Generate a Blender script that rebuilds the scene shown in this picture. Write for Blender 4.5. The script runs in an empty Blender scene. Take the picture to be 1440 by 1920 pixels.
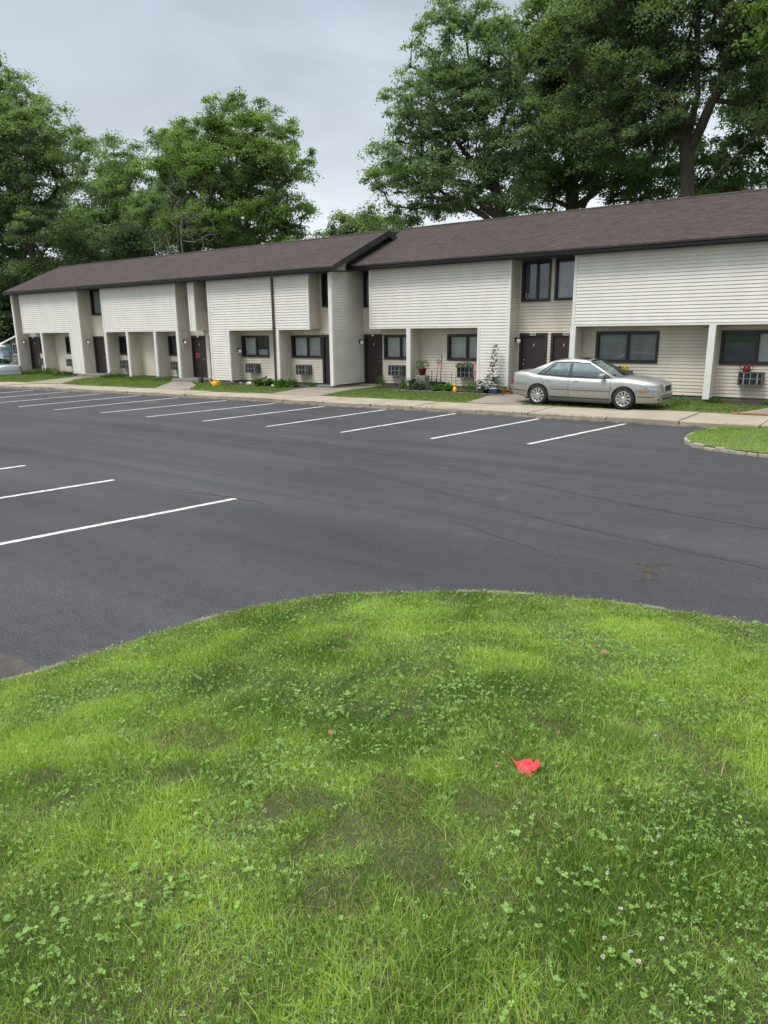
import bpy, bmesh, math, random
import numpy as np
from mathutils import Vector, Matrix
S = bpy.context.scene
C = S.collection
R = math.radians

# ------------------------------------------------------------ camera
cam_d = bpy.data.cameras.new('camera'); cam = bpy.data.objects.new('camera', cam_d); C.objects.link(cam)
PITCH, YAW, ROLL = R(14.25), R(36.2), R(0.55)
fw = Vector((-math.sin(YAW)*math.cos(PITCH), math.cos(YAW)*math.cos(PITCH), -math.sin(PITCH)))
rt = Vector((math.cos(YAW), math.sin(YAW), 0)); up = rt.cross(fw)
r2 = rt*math.cos(ROLL)-up*math.sin(ROLL); u2 = up*math.cos(ROLL)+rt*math.sin(ROLL)
M = Matrix((r2, u2, -fw)).transposed().to_4x4(); M.translation = (0, 0, 2.3)
cam.matrix_world = M
cam_d.sensor_fit = 'VERTICAL'; cam_d.sensor_height = 36; cam_d.lens = 1331/1920*36
cam_d.clip_start = 0.05; cam_d.clip_end = 3000
S.camera = cam

# ------------------------------------------------------------ sky, sun, exposure
SUN_EL, SUN_AZ = R(58), R(200)
W = bpy.data.worlds.new('World'); S.world = W; W.use_nodes = True
wn, wl = W.node_tree.nodes, W.node_tree.links
for n in list(wn): wn.remove(n)
out = wn.new('ShaderNodeOutputWorld'); bg = wn.new('ShaderNodeBackground'); bg.inputs[1].default_value = 0.12
sky = wn.new('ShaderNodeTexSky'); sky.sky_type = 'NISHITA'; sky.sun_disc = False
sky.sun_elevation = SUN_EL; sky.sun_rotation = SUN_AZ; sky.air_density = 1.2; sky.dust_density = 3
tc = wn.new('ShaderNodeTexCoord'); sep = wn.new('ShaderNodeSeparateXYZ'); wl.new(tc.outputs['Generated'], sep.inputs[0])
ramp = wn.new('ShaderNodeValToRGB'); wl.new(sep.outputs['Z'], ramp.inputs[0])
cr = ramp.color_ramp
stops = [(0.0, (.68, .715, .75)), (.10, (.70, .74, .785)), (.22, (.51, .565, .625)), (.36, (.375, .43, .495)), (.52, (.50, .56, .63)), (.75, (1.25, 1.33, 1.42)), (1.0, (2.5, 2.6, 2.7))]
cr.elements[0].position = 0; cr.elements[1].position = 1
for p, c in stops[1:-1]: cr.elements.new(p)
for e, (p, c) in zip(cr.elements, stops): e.position = p; e.color = (*c, 1)
mp = wn.new('ShaderNodeMapping'); mp.inputs['Scale'].default_value = (1.1, 1.1, 4.2); wl.new(tc.outputs['Generated'], mp.inputs[0])
nz = wn.new('ShaderNodeTexNoise'); nz.inputs['Scale'].default_value = 1.9; nz.inputs['Detail'].default_value = 5; nz.inputs['Roughness'].default_value = .5
nz.inputs['Distortion'].default_value = .5
wl.new(mp.outputs[0], nz.inputs[0])
mr = wn.new('ShaderNodeMapRange'); mr.inputs[1].default_value = .3; mr.inputs[2].default_value = .7; mr.inputs[3].default_value = .78*8.33; mr.inputs[4].default_value = 1.22*8.33
wl.new(nz.outputs[0], mr.inputs[0])
vm = wn.new('ShaderNodeVectorMath'); vm.operation = 'SCALE'; wl.new(ramp.outputs[0], vm.inputs[0]); wl.new(mr.outputs[0], vm.inputs['Scale'])
mx = wn.new('ShaderNodeMixRGB'); mx.inputs[0].default_value = .93
wl.new(sky.outputs[0], mx.inputs[1]); wl.new(vm.outputs[0], mx.inputs[2]); wl.new(mx.outputs[0], bg.inputs[0]); wl.new(bg.outputs[0], out.inputs[0])
sd = bpy.data.lights.new('sun', 'SUN'); sd.energy = 1.5; sd.angle = R(16); sd.color = (1, .96, .9)
so = bpy.data.objects.new('sun', sd); C.objects.link(so)
sdir = Vector((math.sin(SUN_AZ)*math.cos(SUN_EL), math.cos(SUN_AZ)*math.cos(SUN_EL), math.sin(SUN_EL)))
so.rotation_euler = sdir.to_track_quat('Z', 'Y').to_euler(); so.location = (0, -20, 40)
S.view_settings.view_transform = 'Standard'; S.view_settings.look = 'None'; S.view_settings.gamma = 1
S.view_settings.exposure = 0.5
S.render.engine = 'CYCLES'
S.cycles.max_bounces = 6; S.cycles.transparent_max_bounces = 12

# ------------------------------------------------------------ materials
MATS = {}
def mat(name, col, rough=.6, metal=0, spec=.5, var=0, vscale=3, bump=0, bscale=40, col2=None, vdetail=4, coat=0, attr=None, transl=0, stretch=None):
    m = bpy.data.materials.new(name); m.use_nodes = True; MATS[name] = m
    n, l = m.node_tree.nodes, m.node_tree.links
    b = n['Principled BSDF']; b.inputs['Roughness'].default_value = rough; b.inputs['Metallic'].default_value = metal
    b.inputs['Specular IOR Level'].default_value = spec; b.inputs['Coat Weight'].default_value = coat
    b.inputs['Base Color'].default_value = (*col, 1)
    geo = n.new('ShaderNodeTexCoord')
    vec = geo.outputs['Object']
    if stretch:
        q = n.new('ShaderNodeMapping'); q.inputs['Scale'].default_value = stretch; l.new(vec, q.inputs[0]); vec = q.outputs[0]
    colout = None
    if var or col2:
        t = n.new('ShaderNodeTexNoise'); t.inputs['Scale'].default_value = vscale; t.inputs['Detail'].default_value = vdetail
        l.new(vec, t.inputs['Vector'])
        rr = n.new('ShaderNodeMapRange'); rr.inputs[1].default_value = .35; rr.inputs[2].default_value = .65; l.new(t.outputs[0], rr.inputs[0])
        x = n.new('ShaderNodeMixRGB'); l.new(rr.outputs[0], x.inputs[0])
        c2 = col2 or tuple(c*(1-var) for c in col)
        x.inputs[1].default_value = (*col, 1); x.inputs[2].default_value = (*c2, 1)
        l.new(x.outputs[0], b.inputs['Base Color']); colout = x.outputs[0]
    if bump:
        t2 = n.new('ShaderNodeTexNoise'); t2.inputs['Scale'].default_value = bscale; t2.inputs['Detail'].default_value = 3
        l.new(vec, t2.inputs['Vector'])
        bb = n.new('ShaderNodeBump'); bb.inputs['Strength'].default_value = bump; bb.inputs['Distance'].default_value = .02
        l.new(t2.outputs[0], bb.inputs['Height']); l.new(bb.outputs[0], b.inputs['Normal'])
    return m

def leafmat(name, c1, c2, tr=.35, rough=.5):
    """leaf colour runs from c1 to c2 with the per-face attribute 'var'"""
    m = bpy.data.materials.new(name); m.use_nodes = True; MATS[name] = m
    n, l = m.node_tree.nodes, m.node_tree.links
    b = n['Principled BSDF']; o = n['Material Output']
    at = n.new('ShaderNodeAttribute'); at.attribute_name = 'var'
    x = n.new('ShaderNodeMixRGB'); x.inputs[1].default_value = (*c1, 1); x.inputs[2].default_value = (*c2, 1)
    l.new(at.outputs['Fac'], x.inputs[0]); l.new(x.outputs[0], b.inputs['Base Color'])
    b.inputs['Roughness'].default_value = rough; b.inputs['Specular IOR Level'].default_value = .3
    t = n.new('ShaderNodeBsdfTranslucent')
    x2 = n.new('ShaderNodeMixRGB'); x2.blend_type = 'MULTIPLY'; x2.inputs[0].default_value = 1; x2.inputs[2].default_value = (1.25, 1.35, .6, 1)
    l.new(x.outputs[0], x2.inputs[1]); l.new(x2.outputs[0], t.inputs[0])
    ms = n.new('ShaderNodeMixShader'); ms.inputs[0].default_value = tr
    l.new(b.outputs[0], ms.inputs[1]); l.new(t.outputs[0], ms.inputs[2]); l.new(ms.outputs[0], o.inputs[0])
    return m

def glassmat(name, tint=(.7, .75, .75), refl=.3, gloss=(.9, .95, 1)):
    m = bpy.data.materials.new(name); m.use_nodes = True; MATS[name] = m
    n, l = m.node_tree.nodes, m.node_tree.links
    o = n['Material Output']; n.remove(n['Principled BSDF'])
    t = n.new('ShaderNodeBsdfTransparent'); t.inputs[0].default_value = (*tint, 1)
    g = n.new('ShaderNodeBsdfGlossy'); g.inputs['Roughness'].default_value = .02; g.inputs[0].default_value = (*gloss, 1)
    lw = n.new('ShaderNodeLayerWeight'); lw.inputs[0].default_value = .3
    ma = n.new('ShaderNodeMath'); ma.operation = 'ADD'; ma.inputs[1].default_value = refl-.06; ma.use_clamp = True
    l.new(lw.outputs['Fresnel'], ma.inputs[0])
    ms = n.new('ShaderNodeMixShader'); l.new(ma.outputs[0], ms.inputs[0]); l.new(t.outputs[0], ms.inputs[1]); l.new(g.outputs[0], ms.inputs[2]); l.new(ms.outputs[0], o.inputs[0])
    return m

mat('white_siding', (.745, .715, .645), .5, var=.08, vscale=1.3, stretch=(1.6, 1, .6), vdetail=7, bump=.05, bscale=30)
mat('beige_siding', (.66, .595, .485), .55, var=.18, vscale=1.3, stretch=(1.4, 1.4, .5), vdetail=7, bump=.05, bscale=30)
mat('end_siding', (.66, .625, .54), .55, var=.16, vscale=1.0, stretch=(1, 1, 1.4), bump=.05, bscale=30)
mat('white_trim', (.72, .71, .66), .5, var=.08, vscale=4)
mat('brown_trim', (.028, .022, .02), .45, var=.25, vscale=5)
mat('rake_brown', (.04, .034, .03), .6, var=.25, vscale=2)
mat('gutter_brown', (.013, .011, .013), .3, spec=.6)
mat('door_brown', (.034, .02, .021), .5, var=.18, vscale=2.5)
mat('foundation', (.17, .155, .135), .9, var=.3, vscale=3, bump=.5, bscale=25)
mat('concrete_step', (.22, .21, .19), .9, var=.3, vscale=3, bump=.4, bscale=40)
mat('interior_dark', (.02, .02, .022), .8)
mat('curtain_light', (.80, .81, .78), .9, var=.2, vscale=2)
mat('curtain_grey', (.48, .49, .47), .9, var=.25, vscale=3)
mat('curtain_dark', (.12, .12, .14), .9, var=.4, vscale=3)
glassmat('window_glass', (.86, .89, .88), .15, (.62, .68, .76))
mat('ac_case', (.10, .10, .095), .6, var=.3, vscale=6)
mat('ac_louver', (.035, .036, .035), .5)
mat('ac_bars', (.26, .27, .265), .4)
mat('lamp_metal', (.02, .02, .02), .4)
mat('lamp_glass', (.75, .74, .68), .25)
mat('brass', (.55, .40, .16), .3, 1)
mat('chrome', (.6, .6, .6), .25, 1)
mat('white_plate', (.75, .75, .74), .4)
mat('downspout', (.05, .03, .026), .4)
mat('bark', (.085, .068, .052), .95, var=.45, vscale=3, bump=1, bscale=12, stretch=(3, 3, .6))
mat('twig', (.17, .155, .135), .95, var=.3)
mat('bark_grey', (.13, .115, .095), .95, var=.4, vscale=3, bump=1, bscale=12, stretch=(3, 3, .6))
mat('soil', (.055, .04, .028), .95, var=.5, vscale=8, bump=1, bscale=30)
mat('stone', (.30, .28, .25), .9, var=.35, vscale=6, bump=.6, bscale=20)
mat('red_cloth', (.62, .025, .04), .45, var=.25, vscale=30)
mat('dry_leaf', (.26, .13, .055), .7, var=.3, vscale=60)
mat('orange_plastic', (.85, .38, .02), .4)
mat('red_plastic', (.16, .008, .008), .35)
mat('pot_maroon', (.16, .012, .012), .4)
mat('pot_terracotta', (.45, .16, .06), .8, var=.2)
mat('pot_blue', (.22, .36, .55), .5, var=.5, vscale=14)
mat('black_plastic', (.02, .02, .022), .5)
mat('grey_plastic', (.10, .115, .12), .55, var=.3)
mat('red_handle', (.55, .06, .04), .5)
mat('flag_cloth', (.42, .04, .07), .8, col2=(.62, .45, .42), vscale=9)
mat('yellow_paint', (.60, .48, .03), .5)
mat('petal_white', (.52, .50, .41), .7)
mat('petal_pink', (.60, .08, .12), .7)
mat('petal_orange', (.75, .30, .04), .7)
leafmat('maple_leaf', (.095, .15, .085), (.215, .295, .135), .56)
leafmat('ash_leaf', (.10, .165, .095), (.23, .325, .155), .56)
leafmat('bright_leaf', (.10, .17, .068), (.24, .34, .115), .56)
leafmat('dark_leaf', (.065, .112, .062), (.14, .205, .09), .45)
leafmat('garden_leaf', (.03, .09, .02), (.10, .20, .04))
leafmat('blade', (.07, .16, .018), (.44, .58, .135), .47, .38)
leafmat('blade_far', (.06, .12, .018), (.20, .27, .05), .35)
leafmat('clover_leaf', (.11, .24, .045), (.33, .50, .13), .4, .4)

def nodes(m): return m.node_tree.nodes, m.node_tree.links
# asphalt: aggregate speckle, broad patches, roller streaks, worn pale stains
m = mat('asphalt', (.06, .06, .065), .68, spec=.25); n, l = nodes(m); b = n['Principled BSDF']
tcn = n.new('ShaderNodeTexCoord')
def noise(scale, det=4, vec=None, dist=0, rough=.5):
    t = n.new('ShaderNodeTexNoise'); t.inputs['Scale'].default_value = scale; t.inputs['Detail'].default_value = det
    t.inputs['Distortion'].default_value = dist; t.inputs['Roughness'].default_value = rough
    l.new(vec or tcn.outputs['Object'], t.inputs['Vector']); return t.outputs[0]
def rmp(src, a, b_, c, d):
    r = n.new('ShaderNodeMapRange'); r.inputs[1].default_value = a; r.inputs[2].default_value = b_; r.inputs[3].default_value = c; r.inputs[4].default_value = d
    l.new(src, r.inputs[0]); return r.outputs[0]
def mul(a, b_):
    r = n.new('ShaderNodeMath'); r.operation = 'MULTIPLY'; l.new(a, r.inputs[0]); l.new(b_, r.inputs[1]); return r.outputs[0]
def mapg(scale, rot=0):
    q = n.new('ShaderNodeMapping'); q.inputs['Scale'].default_value = scale; q.inputs['Rotation'].default_value = (0, 0, rot)
    l.new(tcn.outputs['Object'], q.inputs[0]); return q.outputs[0]
broad = rmp(noise(.22, 5), .3, .7, .82, 1.16)
streak = rmp(noise(1.0, 4, mapg((.08, 1.1, 1), R(8)), .6), .35, .7, .82, 1.18)
streak2 = rmp(noise(1.0, 3, mapg((.05, 5, 1), R(-3))), .55, .72, 1.0, 1.10)
agg = rmp(noise(60, 2), .3, .72, .40, 1.75)
agg2 = rmp(noise(260, 1), .35, .7, .7, 1.3)
mid = rmp(noise(6, 5, None, 0, .7), .3, .7, .88, 1.1)
tot = mul(mul(mul(broad, streak), mul(agg, agg2)), mul(mid, streak2))
xx = n.new('ShaderNodeVectorMath'); xx.operation = 'SCALE'; xx.inputs[0].default_value = (.047, .0465, .050); l.new(tot, xx.inputs['Scale'])
stain = rmp(noise(.55, 6, mapg((1, 1, 1), 1.0), .6, .65), .66, .74, 0, .35)
x3 = n.new('ShaderNodeMixRGB'); x3.inputs[2].default_value = (.12, .105, .085, 1); l.new(stain, x3.inputs[0]); l.new(xx.outputs[0], x3.inputs[1])
l.new(x3.outputs[0], b.inputs['Base Color'])
bp = n.new('ShaderNodeBump'); bp.inputs['Strength'].default_value = .6; bp.inputs['Distance'].default_value = .006; l.new(noise(110, 2), bp.inputs['Height']); l.new(bp.outputs[0], b.inputs['Normal'])
mat('line_paint', (.66, .66, .62), .7, col2=(.34, .34, .32), vscale=11, bump=.2, bscale=120, vdetail=9)
mat('faint_line', (.075, .073, .072), .8, var=.5, vscale=4, vdetail=7)
mat('orange_line', (.12, .078, .066), .8, var=.5, vscale=5, vdetail=7)
mat('sand_stain', (.24, .20, .14), .9, var=.5, vscale=9)
mat('old_pavement', (.085, .072, .06), .9, var=.5, vscale=5, bump=.8, bscale=50)
mat('concrete', (.34, .28, .205), .85, var=.22, vscale=1.3, bump=.25, bscale=60, vdetail=8)
mat('concrete_path', (.27, .225, .175), .85, var=.25, vscale=1.6, bump=.25, bscale=60, vdetail=8)
mat('kerb_worn', (.21, .185, .145), .9, var=.5, vscale=5, bump=.8, bscale=30, vdetail=8)
mat('crack_dirt', (.07, .06, .04), .95, var=.4, vscale=10)
mat('brick_edge', (.35, .14, .09), .9, var=.3, vscale=10)
mat('far_grass', (.06, .11, .022), .9, var=.3, vscale=.6)
mat('lawn_thatch', (.085, .125, .03), .9, col2=(.06, .09, .02), vscale=3, bump=.6, bscale=40)
mat('island_thatch', (.045, .07, .015), .9, col2=(.05, .045, .022), vscale=4, bump=.8, bscale=40)
# shingles
m = mat('shingles', (.13, .10, .09), .9, spec=.2); n, l = nodes(m); b = n['Principled BSDF']
tcn = n.new('ShaderNodeTexCoord')
sp = n.new('ShaderNodeSeparateXYZ'); l.new(tcn.outputs['Object'], sp.inputs[0])
cb = n.new('ShaderNodeCombineXYZ'); l.new(sp.outputs[0], cb.inputs[0])
ab = n.new('ShaderNodeMath'); ab.operation = 'MULTIPLY'; ab.inputs[1].default_value = 1.09; l.new(sp.outputs[1], ab.inputs[0]); l.new(ab.outputs[0], cb.inputs[1])
br = n.new('ShaderNodeTexBrick'); l.new(cb.outputs[0], br.inputs['Vector'])
br.inputs['Scale'].default_value = 1; br.inputs['Brick Width'].default_value = .28; br.inputs['Row Height'].default_value = .14
br.inputs['Mortar Size'].default_value = .009; br.inputs['Mortar Smooth'].default_value = .3; br.offset = .37; br.inputs['Bias'].default_value = -.1
br.inputs['Color1'].default_value = (.072, .054, .047, 1); br.inputs['Color2'].default_value = (.050, .037, .033, 1); br.inputs['Mortar'].default_value = (.022, .017, .017, 1)
hs = n.new('ShaderNodeMixRGB'); hs.blend_type = 'MULTIPLY'; hs.inputs[0].default_value = 1
v_ = rmp(noise(5, 5, mapg((1, 2.2, 1)), 0, .7), .3, .7, .84, 1.14)
v2 = rmp(noise(.5, 3), .3, .7, .92, 1.08)
vv = mul(v_, v2)
l.new(br.outputs[0], hs.inputs[1]); l.new(vv, hs.inputs[2]); l.new(hs.outputs[0], b.inputs['Base Color'])
bp = n.new('ShaderNodeBump'); bp.inputs['Strength'].default_value = .5; bp.inputs['Distance'].default_value = .01; l.new(br.outputs['Fac'], bp.inputs['Height']); bp.invert = True; l.new(bp.outputs[0], b.inputs['Normal'])

# ------------------------------------------------------------ object helpers
def tag(o, label=None, cat=None, group=None, kind=None):
    if label: o['label'] = label
    if cat: o['category'] = cat
    if group: o['group'] = group
    if kind: o['kind'] = kind
    return o
def empty(name, loc=(0, 0, 0), rz=0, label=None, cat=None, group=None, parent=None):
    o = bpy.data.objects.new(name, None); C.objects.link(o); o.location = loc; o.rotation_euler = (0, 0, rz)
    o.empty_display_size = .2
    if parent: o.parent = parent
    return tag(o, label, cat, group)
def link(name, me, parent=None):
    o = bpy.data.objects.new(name, me); C.objects.link(o)
    if parent: o.parent = parent
    return o
class MB:
    def __init__(s): s.v = []; s.f = []; s.mi = []; s.sm = []
    def add(s, vs, fs, mi=0, smooth=False):
        k = len(s.v); s.v += [tuple(v) for v in vs]
        for f in fs: s.f.append([i+k for i in f]); s.mi.append(mi); s.sm.append(smooth)
        return s
    def box(s, x0, x1, y0, y1, z0, z1, mi=0):
        return s.add([(x0, y0, z0), (x1, y0, z0), (x1, y1, z0), (x0, y1, z0), (x0, y0, z1), (x1, y0, z1), (x1, y1, z1), (x0, y1, z1)],
              [(0, 3, 2, 1), (4, 5, 6, 7), (0, 1, 5, 4), (1, 2, 6, 5), (2, 3, 7, 6), (3, 0, 4, 7)], mi)
    def bevbox(s, x0, x1, y0, y1, z0, z1, b=.01, mi=0):
        bm = bmesh.new(); bmesh.ops.create_cube(bm, size=1)
        for v in bm.verts: v.co = Vector(((x0+x1)/2+v.co.x*(x1-x0), (y0+y1)/2+v.co.y*(y1-y0), (z0+z1)/2+v.co.z*(z1-z0)))
        bmesh.ops.bevel(bm, geom=bm.edges[:], offset=b, segments=2, affect='EDGES', profile=.5)
        bm.verts.index_update(); s.add([v.co for v in bm.verts], [[v.index for v in f.verts] for f in bm.faces], mi); bm.free(); return s
    def tube(s, pts, rad, n=8, mi=0, cap=True):
        pts = [Vector(p) for p in pts]; rad = rad if hasattr(rad, '__len__') else [rad]*len(pts)
        vs = []; fs = []; pu = None
        for i, p in enumerate(pts):
            d = (pts[min(i+1, len(pts)-1)]-pts[max(i-1, 0)]).normalized()
            a = Vector((0, 0, 1)) if abs(d.z) < .95 else Vector((1, 0, 0))
            if pu is not None: a = pu
            e1 = (a-d*a.dot(d)).normalized(); e2 = d.cross(e1); pu = e1
            for k in range(n):
                t = 2*math.pi*k/n; vs.append(p+(e1*math.cos(t)+e2*math.sin(t))*rad[i])
        for i in range(len(pts)-1):
            for k in range(n): fs.append((i*n+k, i*n+(k+1) % n, (i+1)*n+(k+1) % n, (i+1)*n+k))
        if cap: fs.append(tuple(range(n))[::-1]); fs.append(tuple((len(pts)-1)*n+k for k in range(n)))
        return s.add(vs, fs, mi, True)
    def lathe(s, prof, n=20, origin=(0, 0, 0), axis='z', mi=0, smooth=True):
        vs = []; fs = []; ox, oy, oz = origin
        for (r, h) in prof:
            for k in range(n):
                t = 2*math.pi*k/n; a, b_ = r*math.cos(t), r*math.sin(t)
                vs.append((ox+a, oy+b_, oz+h) if axis == 'z' else (ox+a, oy-h, oz+b_))
        for i in range(len(prof)-1):
            for k in range(n): fs.append((i*n+k, i*n+(k+1) % n, (i+1)*n+(k+1) % n, (i+1)*n+k))
        return s.add(vs, fs, mi, smooth)
    def build(s, name, mats, parent=None):
        me = bpy.data.meshes.new(name); me.from_pydata(s.v, [], s.f)
        for mname in ([mats] if isinstance(mats, str) else mats): me.materials.append(MATS[mname])
        me.polygons.foreach_set('material_index', s.mi); me.polygons.foreach_set('use_smooth', s.sm); me.update()
        return link(name, me, parent)
def npmesh(name, co, quads, material, var=None, parent=None, smooth=False, k=4):
    """fast mesh from numpy arrays; quads (n,k)"""
    me = bpy.data.meshes.new(name); co = np.asarray(co, np.float32); quads = np.asarray(quads, np.int32)
    me.vertices.add(len(co)); me.vertices.foreach_set('co', co.ravel())
    me.loops.add(quads.size); me.loops.foreach_set('vertex_index', quads.ravel())
    me.polygons.add(len(quads)); me.polygons.foreach_set('loop_start', np.arange(len(quads), dtype=np.int32)*quads.shape[1])
    if smooth: me.polygons.foreach_set('use_smooth', np.ones(len(quads), bool))
    me.update(calc_edges=True); me.materials.append(MATS[material])
    if var is not None:
        a = me.attributes.new('var', 'FLOAT', 'FACE'); a.data.foreach_set('value', np.asarray(var, np.float32))
    return link(name, me, parent)
mat('crumb', (.02, .018, .016), .9)
def poly_sheet(name, pts, z, material, kind='structure', thick=0, parent=None):
    mb = MB(); n_ = len(pts)
    ar = sum(pts[i][0]*pts[(i+1) % n_][1]-pts[(i+1) % n_][0]*pts[i][1] for i in range(n_))
    if ar < 0: pts = pts[::-1]
    vs = [(x, y, z) for x, y in pts]
    if thick:
        vs += [(x, y, z-thick) for x, y in pts]
        mb.add(vs, [tuple(range(n_))]+[(i, i+n_, (i+1) % n_+n_, (i+1) % n_) for i in range(n_)])
    else: mb.add(vs, [tuple(range(n_))])
    o = mb.build(name, material, parent)
    if kind: o['kind'] = kind
    return o
def inpoly(x, y, P):
    r = np.zeros(x.shape, bool); P = np.asarray(P, float); j = len(P)-1
    for i in range(len(P)):
        xi, yi = P[i]; xj, yj = P[j]
        c = ((yi > y) != (yj > y)) & (x < (xj-xi)*(y-yi)/(yj-yi+1e-12)+xi); r ^= c; j = i
    return r
def edgedist(x, y, P):
    P = np.asarray(P, float); d = np.full(x.shape, 1e9)
    for i in range(len(P)):
        a = P[i]; b_ = P[(i+1) % len(P)]; e = b_-a; L = e@e+1e-12
        t = np.clip(((x-a[0])*e[0]+(y-a[1])*e[1])/L, 0, 1)
        d = np.minimum(d, np.hypot(x-a[0]-t*e[0], y-a[1]-t*e[1]))
    return d
def vnoise(x, y, s, seed=0):
    """smooth value noise in numpy"""
    rng = np.random.default_rng(seed); G = rng.random((64, 64)); x = x/s; y = y/s
    xi = np.floor(x).astype(int); yi = np.floor(y).astype(int); fx = x-xi; fy = y-yi
    fx = fx*fx*(3-2*fx); fy = fy*fy*(3-2*fy)
    g = lambda a, b_: G[a % 64, b_ % 64]
    return (g(xi, yi)*(1-fx)+g(xi+1, yi)*fx)*(1-fy)+(g(xi, yi+1)*(1-fx)+g(xi+1, yi+1)*fx)*fy

# ------------------------------------------------------------ ground, car park, pavement, lawn
ZA = -.2
poly_sheet('ground', [(-900, -900), (900, -900), (900, 900), (-900, 900)], -.55, 'far_grass')
KX = [-90, -60, -44, -36, -32, -28, -24, -20, -16, -12, -8, -4, 12, 40]
KY = [13.0, 14.2, 15.9, 17.0, 17.75, 18.15, 18.5, 18.8, 18.9, 19.35, 19.45, 19.75, 19.9, 20.2]
kerb_y = lambda x: np.interp(x, KX, KY)
back_y = lambda x: np.interp(x, [-90, -44, -36, -28, -20, -12, -4, 12, 40], [15.4, 18.0, 18.95, 19.75, 20.35, 21.15, 22.15, 22.35, 22.6])
poly_sheet('car_park', [(-90, -60), (40, -60)]+[(x, y+.06) for x, y in zip(KX, KY)][::-1], ZA, 'asphalt')
# pavement slabs with open joints
rng = random.Random(4); mb = MB(); x = -70.0; dirt = MB()
while x < 30:
    w = rng.choice([1.55, 1.9, 2.3, 1.7]); x1 = x+w; g = .012+rng.random()*.012
    dz = rng.uniform(-.012, .012); k = rng.uniform(-.02, .02)
    a, b_ = x+g, x1-g; zt = -.05
    q = [(a, kerb_y(a)+k), (b_, kerb_y(b_)+k), (b_, back_y(b_)), (a, back_y(a))]
    top = [(p[0], p[1], zt+dz+rng.uniform(-.006, .006)) for p in q]
    ins = [(top[0][0], top[0][1]+.02, top[0][2]), (top[1][0], top[1][1]+.02, top[1][2]), top[2], top[3]]
    lip = [(top[0][0], top[0][1], top[0][2]-.02), (top[1][0], top[1][1], top[1][2]-.02)]
    bot = [(p[0], p[1], -.3) for p in q]
    mb.add(ins+lip+bot, [(0, 1, 2, 3), (4, 5, 1, 0), (6, 7, 5, 4), (1, 5, 7, 8, 2), (0, 3, 9, 6, 4)])
    x = x1
o = mb.build('sidewalk', 'concrete'); o['kind'] = 'structure'
P = [(x, kerb_y(x)+.03) for x in np.linspace(-70, 30, 60)]+[(x, back_y(x)+.1) for x in np.linspace(30, -70, 60)]
poly_sheet('sidewalk_joint_dirt', P, -.085, 'crack_dirt')
# worn dark kerb foot
mb = MB(); xs = np.linspace(-70, 30, 400); r_ = np.random.default_rng(1)
vs = []; fs = []
for i, x in enumerate(xs):
    y = kerb_y(x)-.035-.03*r_.random(); vs += [(x, y, ZA+.004), (x, y+.012, ZA+.03+.03*r_.random()), (x, kerb_y(x)+.01, ZA+.05+.045*r_.random())]
for i in range(len(xs)-1):
    for k in (0, 1): fs.append((i*3+k, i*3+3+k, i*3+4+k, i*3+1+k))
mb.add(vs, fs); o = mb.build('kerb', 'kerb_worn'); o['kind'] = 'structure'
ZL = -.045
LAWN = [(x, back_y(x)) for x in np.linspace(-70, 30, 50)]+[(30, 60), (-46.6, 60), (-46.6, 23.6), (-43.1, 23.5), (-43.1, 20.85), (-70, 19.6)]
poly_sheet('lawn', LAWN, ZL, 'lawn_thatch', thick=.6)
poly_sheet('driveway', [(-90, 19.0), (-43.0, 20.7), (-43.0, 23.6), (-46.5, 23.7), (-46.5, 27), (-90, 27)], -.50, 'asphalt')
PATHS = [
 [(-11.95, 21.1), (-10.1, 21.35), (-10.15, 26.0), (-12.5, 26.0), (-12.45, 24.6), (-12.5, 23.6)],
 [(-20.3, 20.2), (-18.0, 20.55), (-18.75, 23.2), (-18.9, 25.9), (-20.03, 25.9), (-20.03, 23.75), (-21.25, 23.75), (-21.1, 22.6)],
 [(-27.0, 19.75), (-24.95, 20.0), (-26.8, 21.9), (-28.6, 23.1), (-30.1, 23.1), (-28.4, 21.3)],
 [(-36.3, 18.9), (-33.7, 19.25), (-36.6, 22.0), (-37.0, 23.3), (-38.8, 23.3), (-37.8, 21.5)],
 [(-3.95, 22.05), (-1.6, 22.2), (-1.3, 25.9), (-3.0, 25.9), (-3.5, 23.4)]]
for p in PATHS: poly_sheet('path', p, ZL+.014, 'concrete_path', thick=.02)
mb = MB()
for i in range(9): mb.bevbox(-3.93+i*.22, -3.93+i*.22+.2, 22.02+i*.014, 22.12+i*.014, ZL-.01, ZL+.05, .008)
tag(mb.build('brick_edging', 'brick_edge'), 'low red brick edging along the path at the far right', 'edging')
# painted bay lines
def strip(name, pts, w, z, material, seed=0, jit=.0):
    r_ = random.Random(seed); n_ = 14; vs = []; fs = []
    a, b_ = Vector(pts[0]), Vector(pts[-1]); P_ = []
    for i in range(n_+1):
        t = i/n_*(len(pts)-1); k = min(int(t), len(pts)-2); P_.append(Vector(pts[k]).lerp(Vector(pts[k+1]), t-k))
    nrm = (b_-a).normalized(); nrm = Vector((-nrm.y, nrm.x))
    off = 0
    for i, p in enumerate(P_):
        off = off*.7+r_.uniform(-jit, jit); ww = w/2*(1+r_.uniform(-.06, .06))
        vs += [(*(p+nrm*(off-ww)), z), (*(p+nrm*(off+ww)), z)]
    for i in range(n_): fs.append((2*i, 2*i+1, 2*i+3, 2*i+2))
    mb = MB().add([v for v in vs], fs)
    o = mb.build(name, material); o['kind'] = 'structure'
    if (vs[1][0]-vs[0][0])*(vs[2][1]-vs[0][1])-(vs[1][1]-vs[0][1])*(vs[2][0]-vs[0][0]) < 0: o.data.flip_normals()
    return o
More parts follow.
